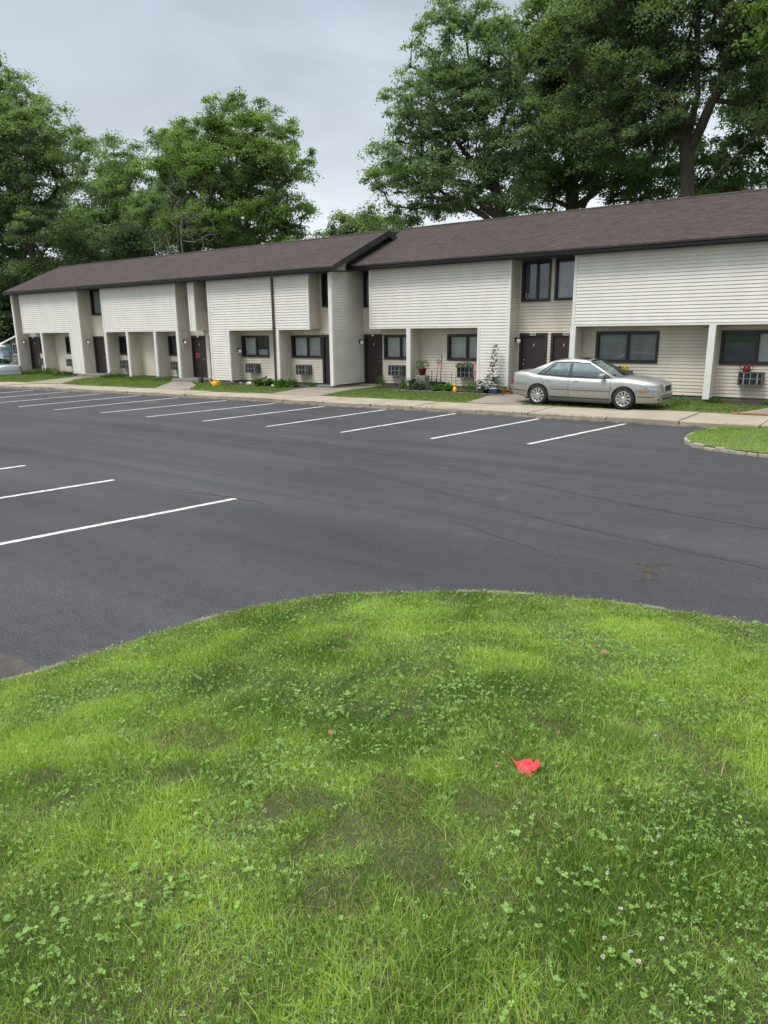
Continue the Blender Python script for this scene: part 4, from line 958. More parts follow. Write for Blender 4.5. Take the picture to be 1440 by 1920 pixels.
# hollyhock against the white column
t = empty('hollyhock', (-12.95, 24.75, ZL), 0, 'tall narrow hollyhock with pink bloom against the white column', 'plant')
pts = [(0, 0, 0), (.03, .02, .5), (.02, .05, 1.0), (.06, .1, 1.5), (.10, .14, 1.85)]
MB().tube(pts, [.014, .012, .010, .007, .004], 6).build('stem', 'stalk', t)
r_ = np.random.default_rng(5); n_ = 620; z = np.where(r_.random(n_) < .62, r_.random(n_)**1.1*.62, .5+1.28*r_.random(n_)); rad = np.where(z < .65, .36*(1-.5*z), .15*(1.25-z*.42)); a = r_.random(n_)*6.28
c = np.stack([np.interp(z, [0, 1, 1.85], [0, .02, .10])+rad*np.cos(a)*np.sqrt(r_.random(n_)), np.interp(z, [0, 1, 1.85], [0, .05, .14])+rad*.8*np.sin(a), z], 1)
d = np.stack([np.cos(a), np.sin(a), r_.normal(.1, .4, n_)], 1); s = np.stack([-np.sin(a), np.cos(a), r_.normal(0, .2, n_)], 1); l_ = (.05+.07*r_.random(n_))[:, None]
co = np.stack([c, c+d*l_*.5+s*l_*.45, c+d*l_, c+d*l_*.5-s*l_*.45], 1); npmesh('foliage', co.reshape(-1, 3), np.arange(n_*4).reshape(-1, 4), 'garden_leaf', .4*r_.random(n_), t)
dots(t, 'blossom', [(.0, -.1, 1.02), (.06, -.08, .92), (-.03, -.12, .84)], .06, 'petal_pink')
leafplant('leafy_plant', (-13.5, 24.6, ZL), 200, .34, .5, .13, 'light leafy weed left of the hollyhock', 'plant', seed=15, leafw=.3)
def pot(x, y, s, material, label, plant=None, rz=0):
    t = empty('flower_pot', (x, y, ZL+.01), rz, label, 'flower pot'); t.scale = (s, s, s)
    MB().lathe([(.001, 0), (.10, 0), (.14, .20), (.155, .20), (.155, .25), (.14, .25), (.13, .2), (.001, .19)], 18).build('pot', material, t)
    if plant:
        r_ = np.random.default_rng(int(abs(x*100))); n_ = 70; a = r_.random(n_)*6.28; c = np.stack([.1*np.cos(a)*r_.random(n_), .1*np.sin(a)*r_.random(n_), .2+.12*r_.random(n_)], 1); d = np.stack([np.cos(a), np.sin(a), .4+.4*r_.random(n_)], 1)*.12; s_ = np.stack([-np.sin(a), np.cos(a), 0*a], 1)*.035
        co = np.stack([c, c+d*.5+s_, c+d, c+d*.5-s_], 1); npmesh('foliage', co.reshape(-1, 3), np.arange(n_*4).reshape(-1, 4), 'garden_leaf', r_.random(n_), t)
        dots(t, 'blossom', [(.12*math.cos(q), .12*math.sin(q)-.03, .3+.03*math.sin(3*q)) for q in (0, 1, 2.2, 3.4, 4.4, 5.3)], .035, plant)
pot(-12.62, 24.3, .95, 'pot_blue', 'blue and white glazed pot beside the hollyhock')
pot(-12.3, 24.55, .8, 'pot_terracotta', 'terracotta pot with orange blossoms at the corner of the white column', 'petal_orange')
pot(-12.1, 24.75, .7, 'pot_terracotta', 'smallest terracotta pot with red blossoms nearest the parked car', 'petal_pink')
pot(-12.95, 24.32, .8, 'black_plastic', 'black plastic pot left of the blue pot')
# pink ribbon wreath on its hook by the third door, metal shepherd hook
t = empty('hanging_ornament', (-28.45, 23.7, ZL), 0, 'pink flower ornament on a black hook stand beside the third door', 'ornament')
MB().tube([(0, 0, 0), (0, 0, 1.35), (-.05, 0, 1.45), (-.16, 0, 1.45), (-.2, 0, 1.36)], .012, 6).build('hook_stand', 'lamp_metal', t)
dots(t, 'blossom', [(-.2+.1*math.cos(a), -.02, 1.28+.1*math.sin(a)) for a in np.linspace(0, 6, 9)], .055, 'petal_pink')
mb = MB(); mb.lathe([(.001, 0), (.12, 0), (.15, .26), (.13, .26), (.001, .22)], 14, (-28.2, 23.35, ZL)); tag(mb.build('planter', 'black_plastic'), 'dark planter pot between the orange watering can and the white column', 'planter')
# yellow sign on the air conditioner behind the car
t = empty('plate_sign', (-8.27, YBB-.14, .88), 0, 'small yellow plate sign with dark marks above the parked car bonnet', 'sign')
MB().bevbox(-.19, .19, -.01, .01, 0, .17, .004).build('plate', 'yellow_paint', t)
q = MB()
for (a, b_, c, d) in ((-.18, -.10, .01, .16), (-.08, -.05, .04, .13), (-.05, -.02, .10, .13), (0, .03, .03, .12), (.03, .06, .03, .055), (.08, .13, .10, .13), (.10, .12, .03, .10), (.14, .17, .05, .13), (-.08, .18, 0.005, .018)): q.box(a, b_, -.014, -.0105, c, d)
q.build('marks', 'black_plastic', t)
for i, (x, y, w_) in enumerate([(-5.0, 25.2, .2), (-3.4, 25.15, .22)]):
    leafplant('weed_clump', (x, y, ZL), 100, w_, .16, .10, ['leafy weeds right of the white post under the red watering can', 'leafy weeds by the path at the right edge'][i], 'plant', seed=40+i)
leafplant('weed_clump', (-5.75, 24.0, ZL), 120, .2, .24, .15, 'grassy weed clump just in front of the car bumper', 'plant', leafw=.12, upw=1, seed=44)

# ------------------------------------------------------------ litter on the island
def on_island(x, y): return float(island_h(np.array([x]), np.array([y]))[0])
mb = MB(); U_ = .031
V_ = [(-2.1, 1.8, 1.6), (-1.15, .75, .5), (-.9, .95, .8), (.0, 1.15, 1.5), (.9, 1.45, .9), (1.2, 1.0, .3), (2.15, 1.25, 1.5), (2.1, .35, .9), (1.5, -.3, .5), (.85, -.55, .6), (.75, -1.6, .9), (.25, -1.4, .3), (-.7, -.7, .2), (.1, .3, 1.35), (.6, .55, .75), (-.45, -.1, 1.1), (1.5, .6, .35)]
mb.add([(x*U_, y*U_*1.15, z*U_*.42) for x, y, z in V_], [(0, 12, 1), (1, 12, 15, 2), (2, 15, 13, 3), (3, 13, 14, 4), (4, 14, 5), (5, 14, 16), (5, 16, 7, 6), (16, 14, 9, 8), (16, 8, 7), (14, 13, 9), (13, 15, 9), (15, 12, 11, 9), (9, 11, 10)], 0, False)
red = mb.build('plastic_scrap', 'red_cloth'); tag(red, 'crumpled bright red plastic scrap lying in the near grass', 'litter')
RX, RY = -1.15, 2.62
red.location = (RX, RY, on_island(RX, RY)+.02); red.rotation_euler = (R(14), R(-4), R(26))
def dryleaf(x, y, s, rz, label):
    vs = [(0, 0, 0), (.25*s, .28*s, .12*s), (.7*s, .30*s, .05*s), (s, 0, .12*s), (.7*s, -.30*s, .1*s), (.25*s, -.25*s, .02*s)]
    o = MB().add(vs, [(0, 1, 2, 3), (0, 3, 4, 5)], 0).build('dry_leaf', 'dry_leaf'); o.location = (x, y, on_island(x, y)+.05); o.rotation_euler = (R(12), 0, rz)
    tag(o, label, 'leaf', 'dry brown leaves on the near grass')
DRY = [(-2.19, 2.5, .045, 2.3, 'orange-brown dry leaf left of centre on the near grass'), (-1.5, 4.63, .055, .3, 'brown curled leaf in the upper right part of the near grass'), (-1.25, 2.52, .022, 1, 'small tan leaf fragment just left of the red scrap'), (-2.08, 1.42, .02, 2, 'tiny orange leaf fragment low in the near grass')]
for d in DRY: dryleaf(*d)

# ------------------------------------------------------------ cars
mat('car_paint', (.345, .35, .325), .32, .55, coat=.6)
mat('car_paint_blue', (.50, .535, .57), .3, .5, coat=.6)
mat('tyre', (.018, .018, .018), .85, bump=.2)
mat('alloy', (.50, .49, .47), .35, .7)
mat('car_trim', (.03, .032, .033), .5)
mat('seam', (.06, .065, .058), .6)
mat('headlamp_glass', (.42, .45, .47), .12, .5, var=.7, vscale=22, coat=1)
mat('indicator', (.55, .10, .03), .25)
mat('tail_red', (.16, .006, .008), .2, coat=.6)
mat('seat_fabric', (.10, .12, .11), .8)
glassmat('car_glass', (.50, .62, .58), .26, (.75, .9, .92))
def lerpk(x, K): return float(np.interp(x, [k[0] for k in K], [k[1] for k in K]))
TOPK = [(-2.42, .88), (-2.36, 1.0), (-2.2, 1.045), (-1.8, 1.055), (-1.5, .985), (-.5, .93), (.6, .91), (1.0, .925), (1.3, .935), (1.7, .905), (2.05, .85), (2.22, .805), (2.33, .76), (2.38, .70), (2.40, .62)]
WK = [(-2.42, .70), (-2.36, .78), (-2.2, .85), (-1.8, .895), (-1.2, .912), (0, .915), (1.2, .912), (1.7, .90), (2.0, .88), (2.2, .83), (2.30, .76), (2.37, .66), (2.40, .58)]
BOTK = [(-2.42, .40), (-2.36, .34), (-2.1, .27), (-1.7, .21), (1.8, .20), (2.2, .22), (2.40, .25)]
def sec(x):
    w, t, b_ = lerpk(x, WK), lerpk(x, TOPK), lerpk(x, BOTK); H = t-b_
    dk = 1 if abs(x) > 1.05 else 0
    return [(w*.90, b_), (w*.955, b_+.10*H), (w*.985, b_+.30*H), (w, b_+.52*H), (w*.992, b_+.74*H), (w*.955, b_+.90*H), (w*.90, b_+.97*H), (w*.80, t), (w*.55, t+.025), (w*.28, t+.042), (0, t+.048)]
def body_y(x, z):
    s = sec(x)[:7]; return float(np.interp(z, [p[1] for p in s], [p[0] for p in s]))
def make_car(name, label, group, paint, rim='alloy'):
    root = empty(name, (0, 0, 0), 0, label, 'car', group)
    xs_ = [-2.42, -2.40, -2.36, -2.3, -2.2, -2.05, -1.9, -1.75, -1.6, -1.4, -1.2, -1, -.8, -.6, -.4, -.2, 0, .2, .4, .6, .8, 1, 1.15, 1.3, 1.5, 1.7, 1.85, 2, 2.1, 2.2, 2.26, 2.30, 2.33, 2.36, 2.385, 2.40]
    vs = []; fs = []; n_ = 0
    for x in xs_:
        s = sec(x); ring = [(x, -y, z) for y, z in s]+[(x, y, z) for y, z in s[-2::-1]]; n_ = len(ring); vs += ring
    for i in range(len(xs_)-1):
        for k in range(n_-1): fs.append((i*n_+k, (i+1)*n_+k, (i+1)*n_+k+1, i*n_+k+1))
        fs.append((i*n_+n_-1, (i+1)*n_+n_-1, (i+1)*n_, i*n_))
    fs.append(tuple(range(n_))[::-1]*1); fs.append(tuple((len(xs_)-1)*n_+k for k in range(n_)))
    mb = MB().add(vs, fs, 0, True); body = mb.build('body', [paint, 'car_trim'], root)
    bm = bmesh.new(); bm.from_mesh(body.data); bmesh.ops.recalc_face_normals(bm, faces=bm.faces); bm.to_mesh(body.data); bm.free()
    # wheel arches cut as real openings
    cutb = bmesh.new()
    for wx in (-1.40, 1.39):
        for sy in (-1, 1):
            mtx = Matrix.Translation((wx, sy*.87, .33)) @ Matrix.Rotation(R(90), 4, 'X')
            bmesh.ops.create_cone(cutb, cap_ends=True, segments=40, radius1=.375, radius2=.375, depth=.5, matrix=mtx)
    cm = bpy.data.meshes.new('cut'); cutb.to_mesh(cm); cutb.free(); co_ = bpy.data.objects.new('cut', cm); C.objects.link(co_); cm.materials.append(MATS[paint]); cm.materials.append(MATS['car_trim'])
    for p in cm.polygons: p.material_index = 1
    md = body.modifiers.new('b', 'BOOLEAN'); md.operation = 'DIFFERENCE'; md.object = co_; md.solver = 'EXACT'
    dg = bpy.context.evaluated_depsgraph_get(); me = bpy.data.meshes.new_from_object(body.evaluated_get(dg)); body.modifiers.clear(); body.data = me; bpy.data.objects.remove(co_)
    me.materials.clear(); me.materials.append(MATS[paint]); me.materials.append(MATS['car_trim'])
    try: me.set_sharp_from_angle(angle=R(50))
    except Exception: pass
    # greenhouse
    XT = [(-1.86, -1.06), (-.34, -.36), (1.16, .18)]
    def G(xb, v, s, off=0):
        xt = lerpk(xb, XT); zt = lerpk(xt, [(-1.1, 1.36), (-.8, 1.42), (-.3, 1.445), (.16, 1.40), (.3, 1.37)]); zb = lerpk(xb, TOPK)-.02
        x = xb+(xt-xb)*v; z = zb+(zt-zb)*v; y = .835-.225*(v**1.35)
        y -= .10*max(0, (abs(x+.3)-.9))*1.0
        return (x, s*(y+off), z+off*.3)
    def patch(a0, a1, b0, b1, s, off=0, nu=8, nv=5, sl=0):
        vs = []; fs = []
        for i in range(nu+1):
            for j in range(nv+1):
                v = b0+(b1-b0)*j/nv; u = a0+(a1-a0)*i/nu; vs.append(G(u, v, s, off))
        for i in range(nu):
            for j in range(nv):
                f = (i*(nv+1)+j, (i+1)*(nv+1)+j, (i+1)*(nv+1)+j+1, i*(nv+1)+j+1); fs.append(f if s < 0 else f[::-1])
        return vs, fs
    pil = MB()
    for s in (-1, 1):
        blk = MB()
        for (a, b_, c, d) in ((-1.86, -1.50, 0, 1), (1.02, 1.16, 0, 1), (-1.50, 1.02, .90, 1)): pil.add(*patch(a, b_, c, d, s), 0, True)
        for (a, b_, c, d) in ((-1.50, 1.02, 0, .10), (-.42, -.27, .10, .90), (-1.32, -1.24, .10, .90), (.96, 1.02, .10, .9), (-1.5, .98, .845, .90), (-1.50, -1.46, .1, .9)): blk.add(*patch(a, b_, c, d, s, .002), 0, True)
        blk.build('window_surround', 'car_trim', root)
    # roof skin
    vs = []; fs = []; U = np.linspace(-1.86, 1.16, 15); 
    for u in U:
        x, y, z = G(u, 1, 1)
        for k in range(9):
            t = -1+k/4; vs.append((x, y*t, z+.045*(1-t*t)))
    for i in range(len(U)-1):
        for k in range(8): fs.append((i*9+k, (i+1)*9+k, (i+1)*9+k+1, i*9+k+1))
    pil.add(vs, fs, 0, True)
    roof = pil.build('roof', paint, root)
    sr = MB(); sr.box(-.35, .02, -.32, .32, 1.488, 1.494); sr.build('sunroof', 'car_trim', root)
    for s in (-1, 1):
        for (a, b_) in ((-1.50, -1.32), (-1.24, -.42), (-.27, .96)):
            mb = MB(); mb.add(*patch(a, b_, .09, .87, s, -.012), 0, True); mb.build('side_window', 'car_glass', root)
    def screen(nm, ub):
        vs = []; fs = []; nv = 8; nu = 10
        for j in range(nv+1):
            v = j/nv*.985
            for k in range(nu+1):
                t = -1+2*k/nu; x, y, z = G(ub, v, 1, -.015); bul = (.20 if ub > 0 else .13)*(1-t*t)*(1 if ub > 0 else -1); vs.append((x+bul*(1-v*.3), y*t*.965, z+.035*(1-t*t)*v))
        for j in range(nv):
            for k in range(nu):
                f = (j*(nu+1)+k, j*(nu+1)+k+1, (j+1)*(nu+1)+k+1, (j+1)*(nu+1)+k); fs.append(f if ub > 0 else f[::-1])
        MB().add(vs, fs, 0, True).build(nm, 'car_glass', root)
    screen('windscreen', 1.12); screen('rear_window', -1.83)
    mb = MB(); mb.tube([(1.19, -.70, .945), (1.30, -.3, .965), (1.34, 0, .97), (1.30, .3, .965), (1.19, .70, .945)], .02, 6); mb.build('wiper_cowl', 'car_trim', root)
    # seats, dashboard
    for sx in (.18, -.85):
        for sy in (-.38, .38):
            m2 = MB(); m2.bevbox(sx-.32, sx-.16, sy-.24, sy+.24, .80, 1.14, .05); m2.bevbox(sx-.33, sx-.22, sy-.13, sy+.13, 1.17, 1.33, .04); m2.build('seat', 'seat_fabric', root)
    m2 = MB(); m2.bevbox(.72, 1.02, -.70, .70, .93, 1.03, .03); m2.tube([(.55, -.38+.17*math.cos(a), 1.02+.15*math.sin(a)) for a in np.linspace(0, 6.28, 16)], .014, 6, cap=False); m2.build('dashboard', 'car_trim', root)
    # seams, mouldings, handles
    def sideline(pts, w_, out_, mname, nm, par=root):
        m3 = MB()
        for s in (-1, 1):
            vs = []; fs = []
            P_ = []
            for (p, q) in zip(pts, pts[1:]):
                k = max(2, int(math.hypot(q[0]-p[0], q[1]-p[1])/.08))
                for i in range(k): P_.append((p[0]+(q[0]-p[0])*i/k, p[1]+(q[1]-p[1])*i/k))
            P_.append(pts[-1])
            for i, (x, z) in enumerate(P_):
                a = P_[max(0, i-1)]; b_ = P_[min(len(P_)-1, i+1)]; d = Vector((b_[0]-a[0], b_[1]-a[1])).normalized(); nx, nz_ = -d.y, d.x
                for sg in (-1, 1):
                    X, Z = x+nx*w_/2*sg, z+nz_*w_/2*sg; vs.append((X, s*(body_y(X, Z)+out_), Z))
            for i in range(len(P_)-1):
                f = (2*i, 2*i+2, 2*i+3, 2*i+1); fs.append(f)
            m3.add(vs, fs, 0, True)
        return m3.build(nm, mname, par)
    sideline([(-.35, .93), (-.36, .6), (-.34, .26)], .012, .0025, 'seam', 'door_seam')
    sideline([(.98, .93), (.98, .6), (.92, .28), (-1.0, .28)], .012, .0028, 'seam', 'door_seam')
    sideline([(-1.45, .95), (-1.30, .84), (-1.12, .60), (-1.0, .45), (-1.0, .28)], .012, .0025, 'seam', 'door_seam')
    sideline([(-2.33, .64), (-1.79, .66)], .012, .0025, 'seam', 'bumper_seam'); sideline([(1.76, .58), (2.3, .56)], .012, .0025, 'seam', 'bumper_seam')
    sideline([(-.95, .53), (.95, .52)], .018, .004, 'seam', 'side_moulding')
    sideline([(-2.36, .47), (-1.80, .44)], .03, .006, 'car_trim' if 0 else 'seam', 'bumper_moulding'); sideline([(1.80, .40), (2.28, .40)], .03, .006, 'seam', 'bumper_moulding')
    sideline([(-1.0, .285), (1.0, .275)], .05, .006, 'seam', 'sill')
    for s in (-1, 1):
        for hx in (-1.06, -.12):
            y = body_y(hx, .80); m3 = MB(); m3.bevbox(hx-.09, hx+.09, min(s*(y-.01), s*(y+.022)), max(s*(y-.01), s*(y+.022)), .785, .815, .008); hd = m3.build('door_handle', paint, root)
            m3 = MB(); m3.bevbox(hx-.06, hx+.06, min(s*(y-.004), s*(y+.004)), max(s*(y-.004), s*(y+.004)), .762, .785, .002); m3.build('handle_recess', 'car_trim', hd)
        # mirror
        m3 = MB(); y = .86; m3.bevbox(.64, .80, min(s*y, s*(y+.20)), max(s*y, s*(y+.20)), .93, 1.05, .045); m3.tube([(.74, s*.80, .95), (.74, s*.88, .97)], .03, 6); m3.build('wing_mirror', paint, root)
        # tail light: wraps the corner
        def wrap(x0, x1, z0, z1, mname, nm, out_=.006, slope=0, slx=0):
            vs = []; fs = []; nu, nv = 8, 5
            for i in range(nu+1):
                for j in range(nv+1):
                    z = z0+(z1-z0)*j/nv; x = x0+(x1-x0)*i/nu+slx*(j/nv); z += slope*(i/nu); yy = body_y(x, z)
                    vs.append((x+(.012 if x > 0 else -.012), s*(yy+out_), z))
            for i in range(nu):
                for j in range(nv):
                    f = (i*(nv+1)+j, (i+1)*(nv+1)+j, (i+1)*(nv+1)+j+1, i*(nv+1)+j+1); fs.append(f if s < 0 else f[::-1])
            return MB().add(vs, fs, 0, True).build(nm, mname, root)
        wrap(-2.42, -2.30, .66, .97, 'tail_red', 'tail_light')
        wrap(1.90, 2.35, .615, .735, 'headlamp_glass', 'headlight', .008, -.01, -.05)
        wrap(1.86, 2.06, .525, .560, 'indicator', 'indicator', .008)
    # front: grille, intake; rear plate
    m3 = MB(); m3.bevbox(2.33, 2.425, -.30, .30, .54, .735, .02); gr = m3.build('grille', 'alloy', root)
    m3 = MB()
    for k in range(13): m3.box(2.424, 2.432, -.27+k*.043, -.25+k*.043, .545, .705)
    m3.build('grille_bars', 'car_trim', gr)
    m3 = MB(); m3.bevbox(2.34, 2.412, -.42, .42, .29, .36, .01); m3.bevbox(2.20, 2.375, -.68, -.52, .30, .35, .01); m3.bevbox(2.20, 2.375, .52, .68, .30, .35, .01); m3.build('air_intake', 'car_trim', root)
    m3 = MB(); m3.bevbox(2.25, 2.425, -.60, .60, .40, .52, .05); m3.build('front_bumper', paint, root)
    m3 = MB(); m3.bevbox(-2.47, -2.30, -.68, .68, .46, .62, .04); m3.build('rear_bumper', paint, root)
    m3 = MB(); m3.bevbox(-1.02, 1.02, -.86, .86, .15, .235, .02); m3.bevbox(-2.0, 2.0, -.55, .55, .16, .25, .02); m3.build('underbody', 'car_trim', root)
    # wheels
    for wx in (-1.40, 1.39):
        for s in (-1, 1):
            wh = empty('wheel', (wx, s*.79, .325), R(0) if s < 0 else R(180), parent=root)
            MB().lathe([(.205, -.10), (.30, -.105), (.322, -.07), (.325, 0), (.322, .07), (.30, .10), (.235, .105), (.215, .09), (.205, -.10)], 36, (0, 0, 0), 'y').build('tyre', 'tyre', wh)
            rm_ = MB(); rm_.lathe([(.222, .095), (.228, .10), (.222, .107), (.205, .09), (.195, .03), (.03, .02)], 32, (0, 0, 0), 'y')
            rm_.lathe([(.001, .092), (.05, .09), (.06, .075)], 18, (0, 0, 0), 'y')
            for k in range(10):
                a = k*2*math.pi/10; c, sn = math.cos(a), math.sin(a); q = []
                for (r_, w_, h_) in ((.045, .020, .088), (.13, .019, .094), (.212, .030, .088)):
                    q += [(r_*c-w_*sn, -h_, r_*sn+w_*c), (r_*c+w_*sn, -h_, r_*sn-w_*c), (r_*c-w_*sn, -h_+.03, r_*sn+w_*c), (r_*c+w_*sn, -h_+.03, r_*sn-w_*c)]
                f = []
                for i in (0, 4): f += [(i, i+1, i+5, i+4), (i+2, i, i+4, i+6), (i+1, i+3, i+7, i+5)]
                rm_.add(q, f)
            rm_.build('rim', rim, wh)
            dk = MB(); dk.lathe([(.20, .025), (.001, .028)], 24, (0, 0, 0), 'y'); dk.build('brake_disc', 'car_trim', wh)
    return root
car = make_car('parked_car', 'silver saloon car parked on the grass in front of the apartments, nose to the right', 'parked cars', 'car_paint')
car.location = (-8.26, 22.55, ZL-.005); car.rotation_euler = (0, 0, R(-1.0))
car2 = make_car('parked_car', 'pale blue-silver saloon car at the left edge beyond the end of the building', 'parked cars', 'car_paint_blue')
car2.location = (-46.25, 21.95, -.495); car2.rotation_euler = (0, 0, R(178))

# ------------------------------------------------------------ small house, shed and fence at the far left
mat('tan_siding', (.34, .30, .24), .7, var=.2, vscale=2); mat('blue_siding', (.42, .55, .66), .6, var=.12, vscale=2); mat('shutter', (.05, .06, .055), .6)
h = empty('small_house', (-59.4, 30, 0), 0, 'small tan gabled house with a white shuttered window beyond the left end of the apartments', 'house')
def gab(p, q, z):
    if z < 1.95: return (p, q)
    return (max(p, (z-1.95)/.22), min(q, 9-(z-1.95)/.22))
mb = MB(); siding(mb, (0, 0, 0), (1, 0, 0), (0, -1, 0), 0, 9, -.6, 2.85, (), 0, .18, .03, gab, zref=-.3)
siding(mb, (0, 0, 0), (0, 1, 0), (-1, 0, 0), 0, 9, -.3, 1.95, (), 0, .18, .03, zref=-.3); siding(mb, (9, 0, 0), (0, 1, 0), (1, 0, 0), 0, 9, -.3, 1.95, (), 0, .18, .03, zref=-.3)
mb.build('wall', 'tan_siding', h)
mb = MB(); mb.add([(-.6, -.4, 1.75), (4.5, -.4, 2.95), (4.5, 9.4, 2.95), (-.6, 9.4, 1.75), (9.6, -.4, 1.75), (9.6, 9.4, 1.75)], [(0, 1, 2, 3), (1, 4, 5, 2)]); rf = mb.build('roof', 'shingles', h)
mb = MB(); mb.add([(-.6, -.43, 1.73), (4.5, -.43, 2.93), (4.5, -.43, 2.80), (-.6, -.43, 1.60), (9.6, -.43, 1.73), (9.6, -.43, 1.60)], [(3, 2, 1, 0), (2, 5, 4, 1)]); mb.box(-.64, -.6, -.43, 9.4, 1.56, 1.75); mb.build('fascia', 'white_trim', rf)
mb = MB(); mb.box(.45, 1.35, -.09, -.03, .75, 1.65); w_ = mb.build('window', 'white_trim', h)
m2 = MB(); m2.box(.53, .87, -.105, -.091, .83, 1.57); m2.box(.93, 1.27, -.105, -.091, .83, 1.57); m2.build('pane', 'interior_dark', w_)
for xx_ in (.15, 1.39): MB().box(xx_, xx_+.27, -.08, -.035, .75, 1.65).build('shutter', 'shutter', h)
t = empty('shed', (-59.55, 29.4, 0), 0, 'pale blue shed with a white roof edge at the far left', 'shed')
mb = MB(); siding(mb, (0, 0, 0), (1, 0, 0), (0, -1, 0), -2.6, 0, -.6, 1.42, (), 0, .2, .02, zref=-.3); siding(mb, (0, 0, 0), (0, 1, 0), (1, 0, 0), 0, .5, -.6, 1.4, (), 0, .2, .02, zref=-.3); siding(mb, (-2.6, 0, 0), (0, 1, 0), (-1, 0, 0), 0, 3, -.3, 1.6, (), 0, .2, .02, zref=-.3); mb.build('wall', 'blue_siding', t)
mb = MB(); mb.add([(-2.9, -.3, 2.0), (.1, -.3, 1.45), (.1, .5, 1.45), (-2.9, .5, 2.0), (-2.9, -.3, 1.88), (.1, -.3, 1.33), (.1, .5, 1.33), (-2.9, .5, 1.88), (-2.6, -.02, 1.93), (-2.6, -.02, 1.3), (0, -.02, 1.3), (0, -.02, 1.38)], [(0, 1, 2, 3), (0, 4, 5, 1), (1, 5, 6, 2), (3, 7, 4, 0), (4, 7, 6, 5), (8, 9, 10, 11)]); mb.build('roof', 'white_trim', t)
t = empty('metal_railing', (-53.5, 26.4, -.3), R(8), 'low black metal railing beyond the car at the left end', 'railing')
mb = MB()
for k in range(6): mb.tube([(k*.7, 0, -.1), (k*.7, 0, 1.1)], .025, 6)
mb.build('post', 'lamp_metal', t); mb = MB(); mb.tube([(0, 0, 1.1), (3.5, 0, 1.1)], .03, 6).tube([(0, 0, .65), (3.5, 0, .65)], .02, 6); mb.build('rail', 'lamp_metal', t)

# ------------------------------------------------------------ trees
def leaf_cloud(centers, rad, n_per, size, rng, cvar, up_=.5):
    n_ = len(centers); idx = np.repeat(np.arange(n_), n_per); N = len(idx)
    g = rng.normal(0, 1, (N, 3)); g /= np.linalg.norm(g, axis=1)[:, None]; g *= (rng.random(N)**.8)[:, None]*1.25
    an = np.stack([rng.uniform(.6, 1.6, n_), rng.uniform(.6, 1.6, n_), rng.uniform(.30, .75, n_)], 1); yw = rng.random(n_)*6.28
    q = g*an[idx]; cy, sy = np.cos(yw)[idx], np.sin(yw)[idx]
    q = np.stack([q[:, 0]*cy-q[:, 1]*sy, q[:, 0]*sy+q[:, 1]*cy, q[:, 2]-.18*(q[:, 0]**2+q[:, 1]**2)], 1)
    p = centers[idx]+q*rad[idx][:, None]
    nrm = rng.normal(0, 1, (N, 3)); nrm[:, 2] = np.abs(nrm[:, 2])+up_; nrm /= np.linalg.norm(nrm, axis=1)[:, None]
    a = np.cross(nrm, rng.normal(0, 1, (N, 3))); a /= np.linalg.norm(a, axis=1)[:, None]; b_ = np.cross(nrm, a)
    L = (size*(.6+.8*rng.random(N)))[:, None]; W_ = L*.62
    co = np.stack([p-a*L*.5, p+b_*W_*.5+a*L*.08, p+a*L*.5, p-b_*W_*.5+a*L*.08], 1)
    co[:, 2, 2] -= (L*.12)[:, 0]
    var = np.clip(cvar[idx]+rng.normal(0, .16, N), 0, 1)
    return co.reshape(-1, 3), np.arange(N*4).reshape(-1, 4), var
def grow(paths, clumps, rng, step=1.1, tip=.02, trunk_r=.4, expo=.5, side=.9):
    """skeleton: fixed limbs plus a twig path to every leaf clump; thickness from what each piece carries"""
    nodes = []; par = []
    for P_ in paths:
        P_ = [np.array(p, float) for p in P_]; prev = -1
        if nodes:
            D = np.linalg.norm(np.array(nodes)-P_[0], axis=1); prev = int(D.argmin())
            seq = P_ if D[prev] > .3 else P_[1:]; last = nodes[prev]
        else: seq = P_; last = None
        for p in seq:
            if last is not None:
                k = max(1, int(np.linalg.norm(p-last)/step))
                for i in range(1, k+1):
                    nodes.append(last+(p-last)*i/k+(rng.normal(0, .05, 3) if i < k else 0)); par.append(prev); prev = len(nodes)-1
            else: nodes.append(p); par.append(prev); prev = 0
            last = p
    nb = len(nodes); base = nodes[0]
    order = np.argsort(np.linalg.norm((clumps-np.mean(np.array(nodes), 0)), axis=1)); ends = []
    for ci in order:
        c = clumps[ci]; A = np.array(nodes); d = c-A; D = np.linalg.norm(d, axis=1)
        cost = D+side*np.clip(-d[:, 2], 0, None)*1.6+np.where(A[:, 2] < base[2]+2.5, 6, 0)
        j = int(cost.argmin()); L = D[j]; k = max(1, int(L/step)); s0 = nodes[j]; prev = j
        bend = rng.normal(0, .10*L, 3); bend[2] += .08*L
        for i in range(1, k+1):
            t = i/k; nodes.append(s0+(c-s0)*t+bend*4*t*(1-t)*.5); par.append(prev); prev = len(nodes)-1
        ends.append(prev)
    par = np.array(par); N = len(nodes); load = np.zeros(N); load[ends] += 1
    for i in range(N-1, 0, -1):
        if load[i] == 0: load[i] = .6
        load[par[i]] += load[i]
    r = tip*load**expo; r *= 1; r = np.minimum(r, trunk_r)
    sc = trunk_r/r[0]; r = np.where(load > load[0]*.02, r*(1+(sc-1)*np.clip((load/load[0])**.5, 0, 1)), r)
    return np.array(nodes), par, r
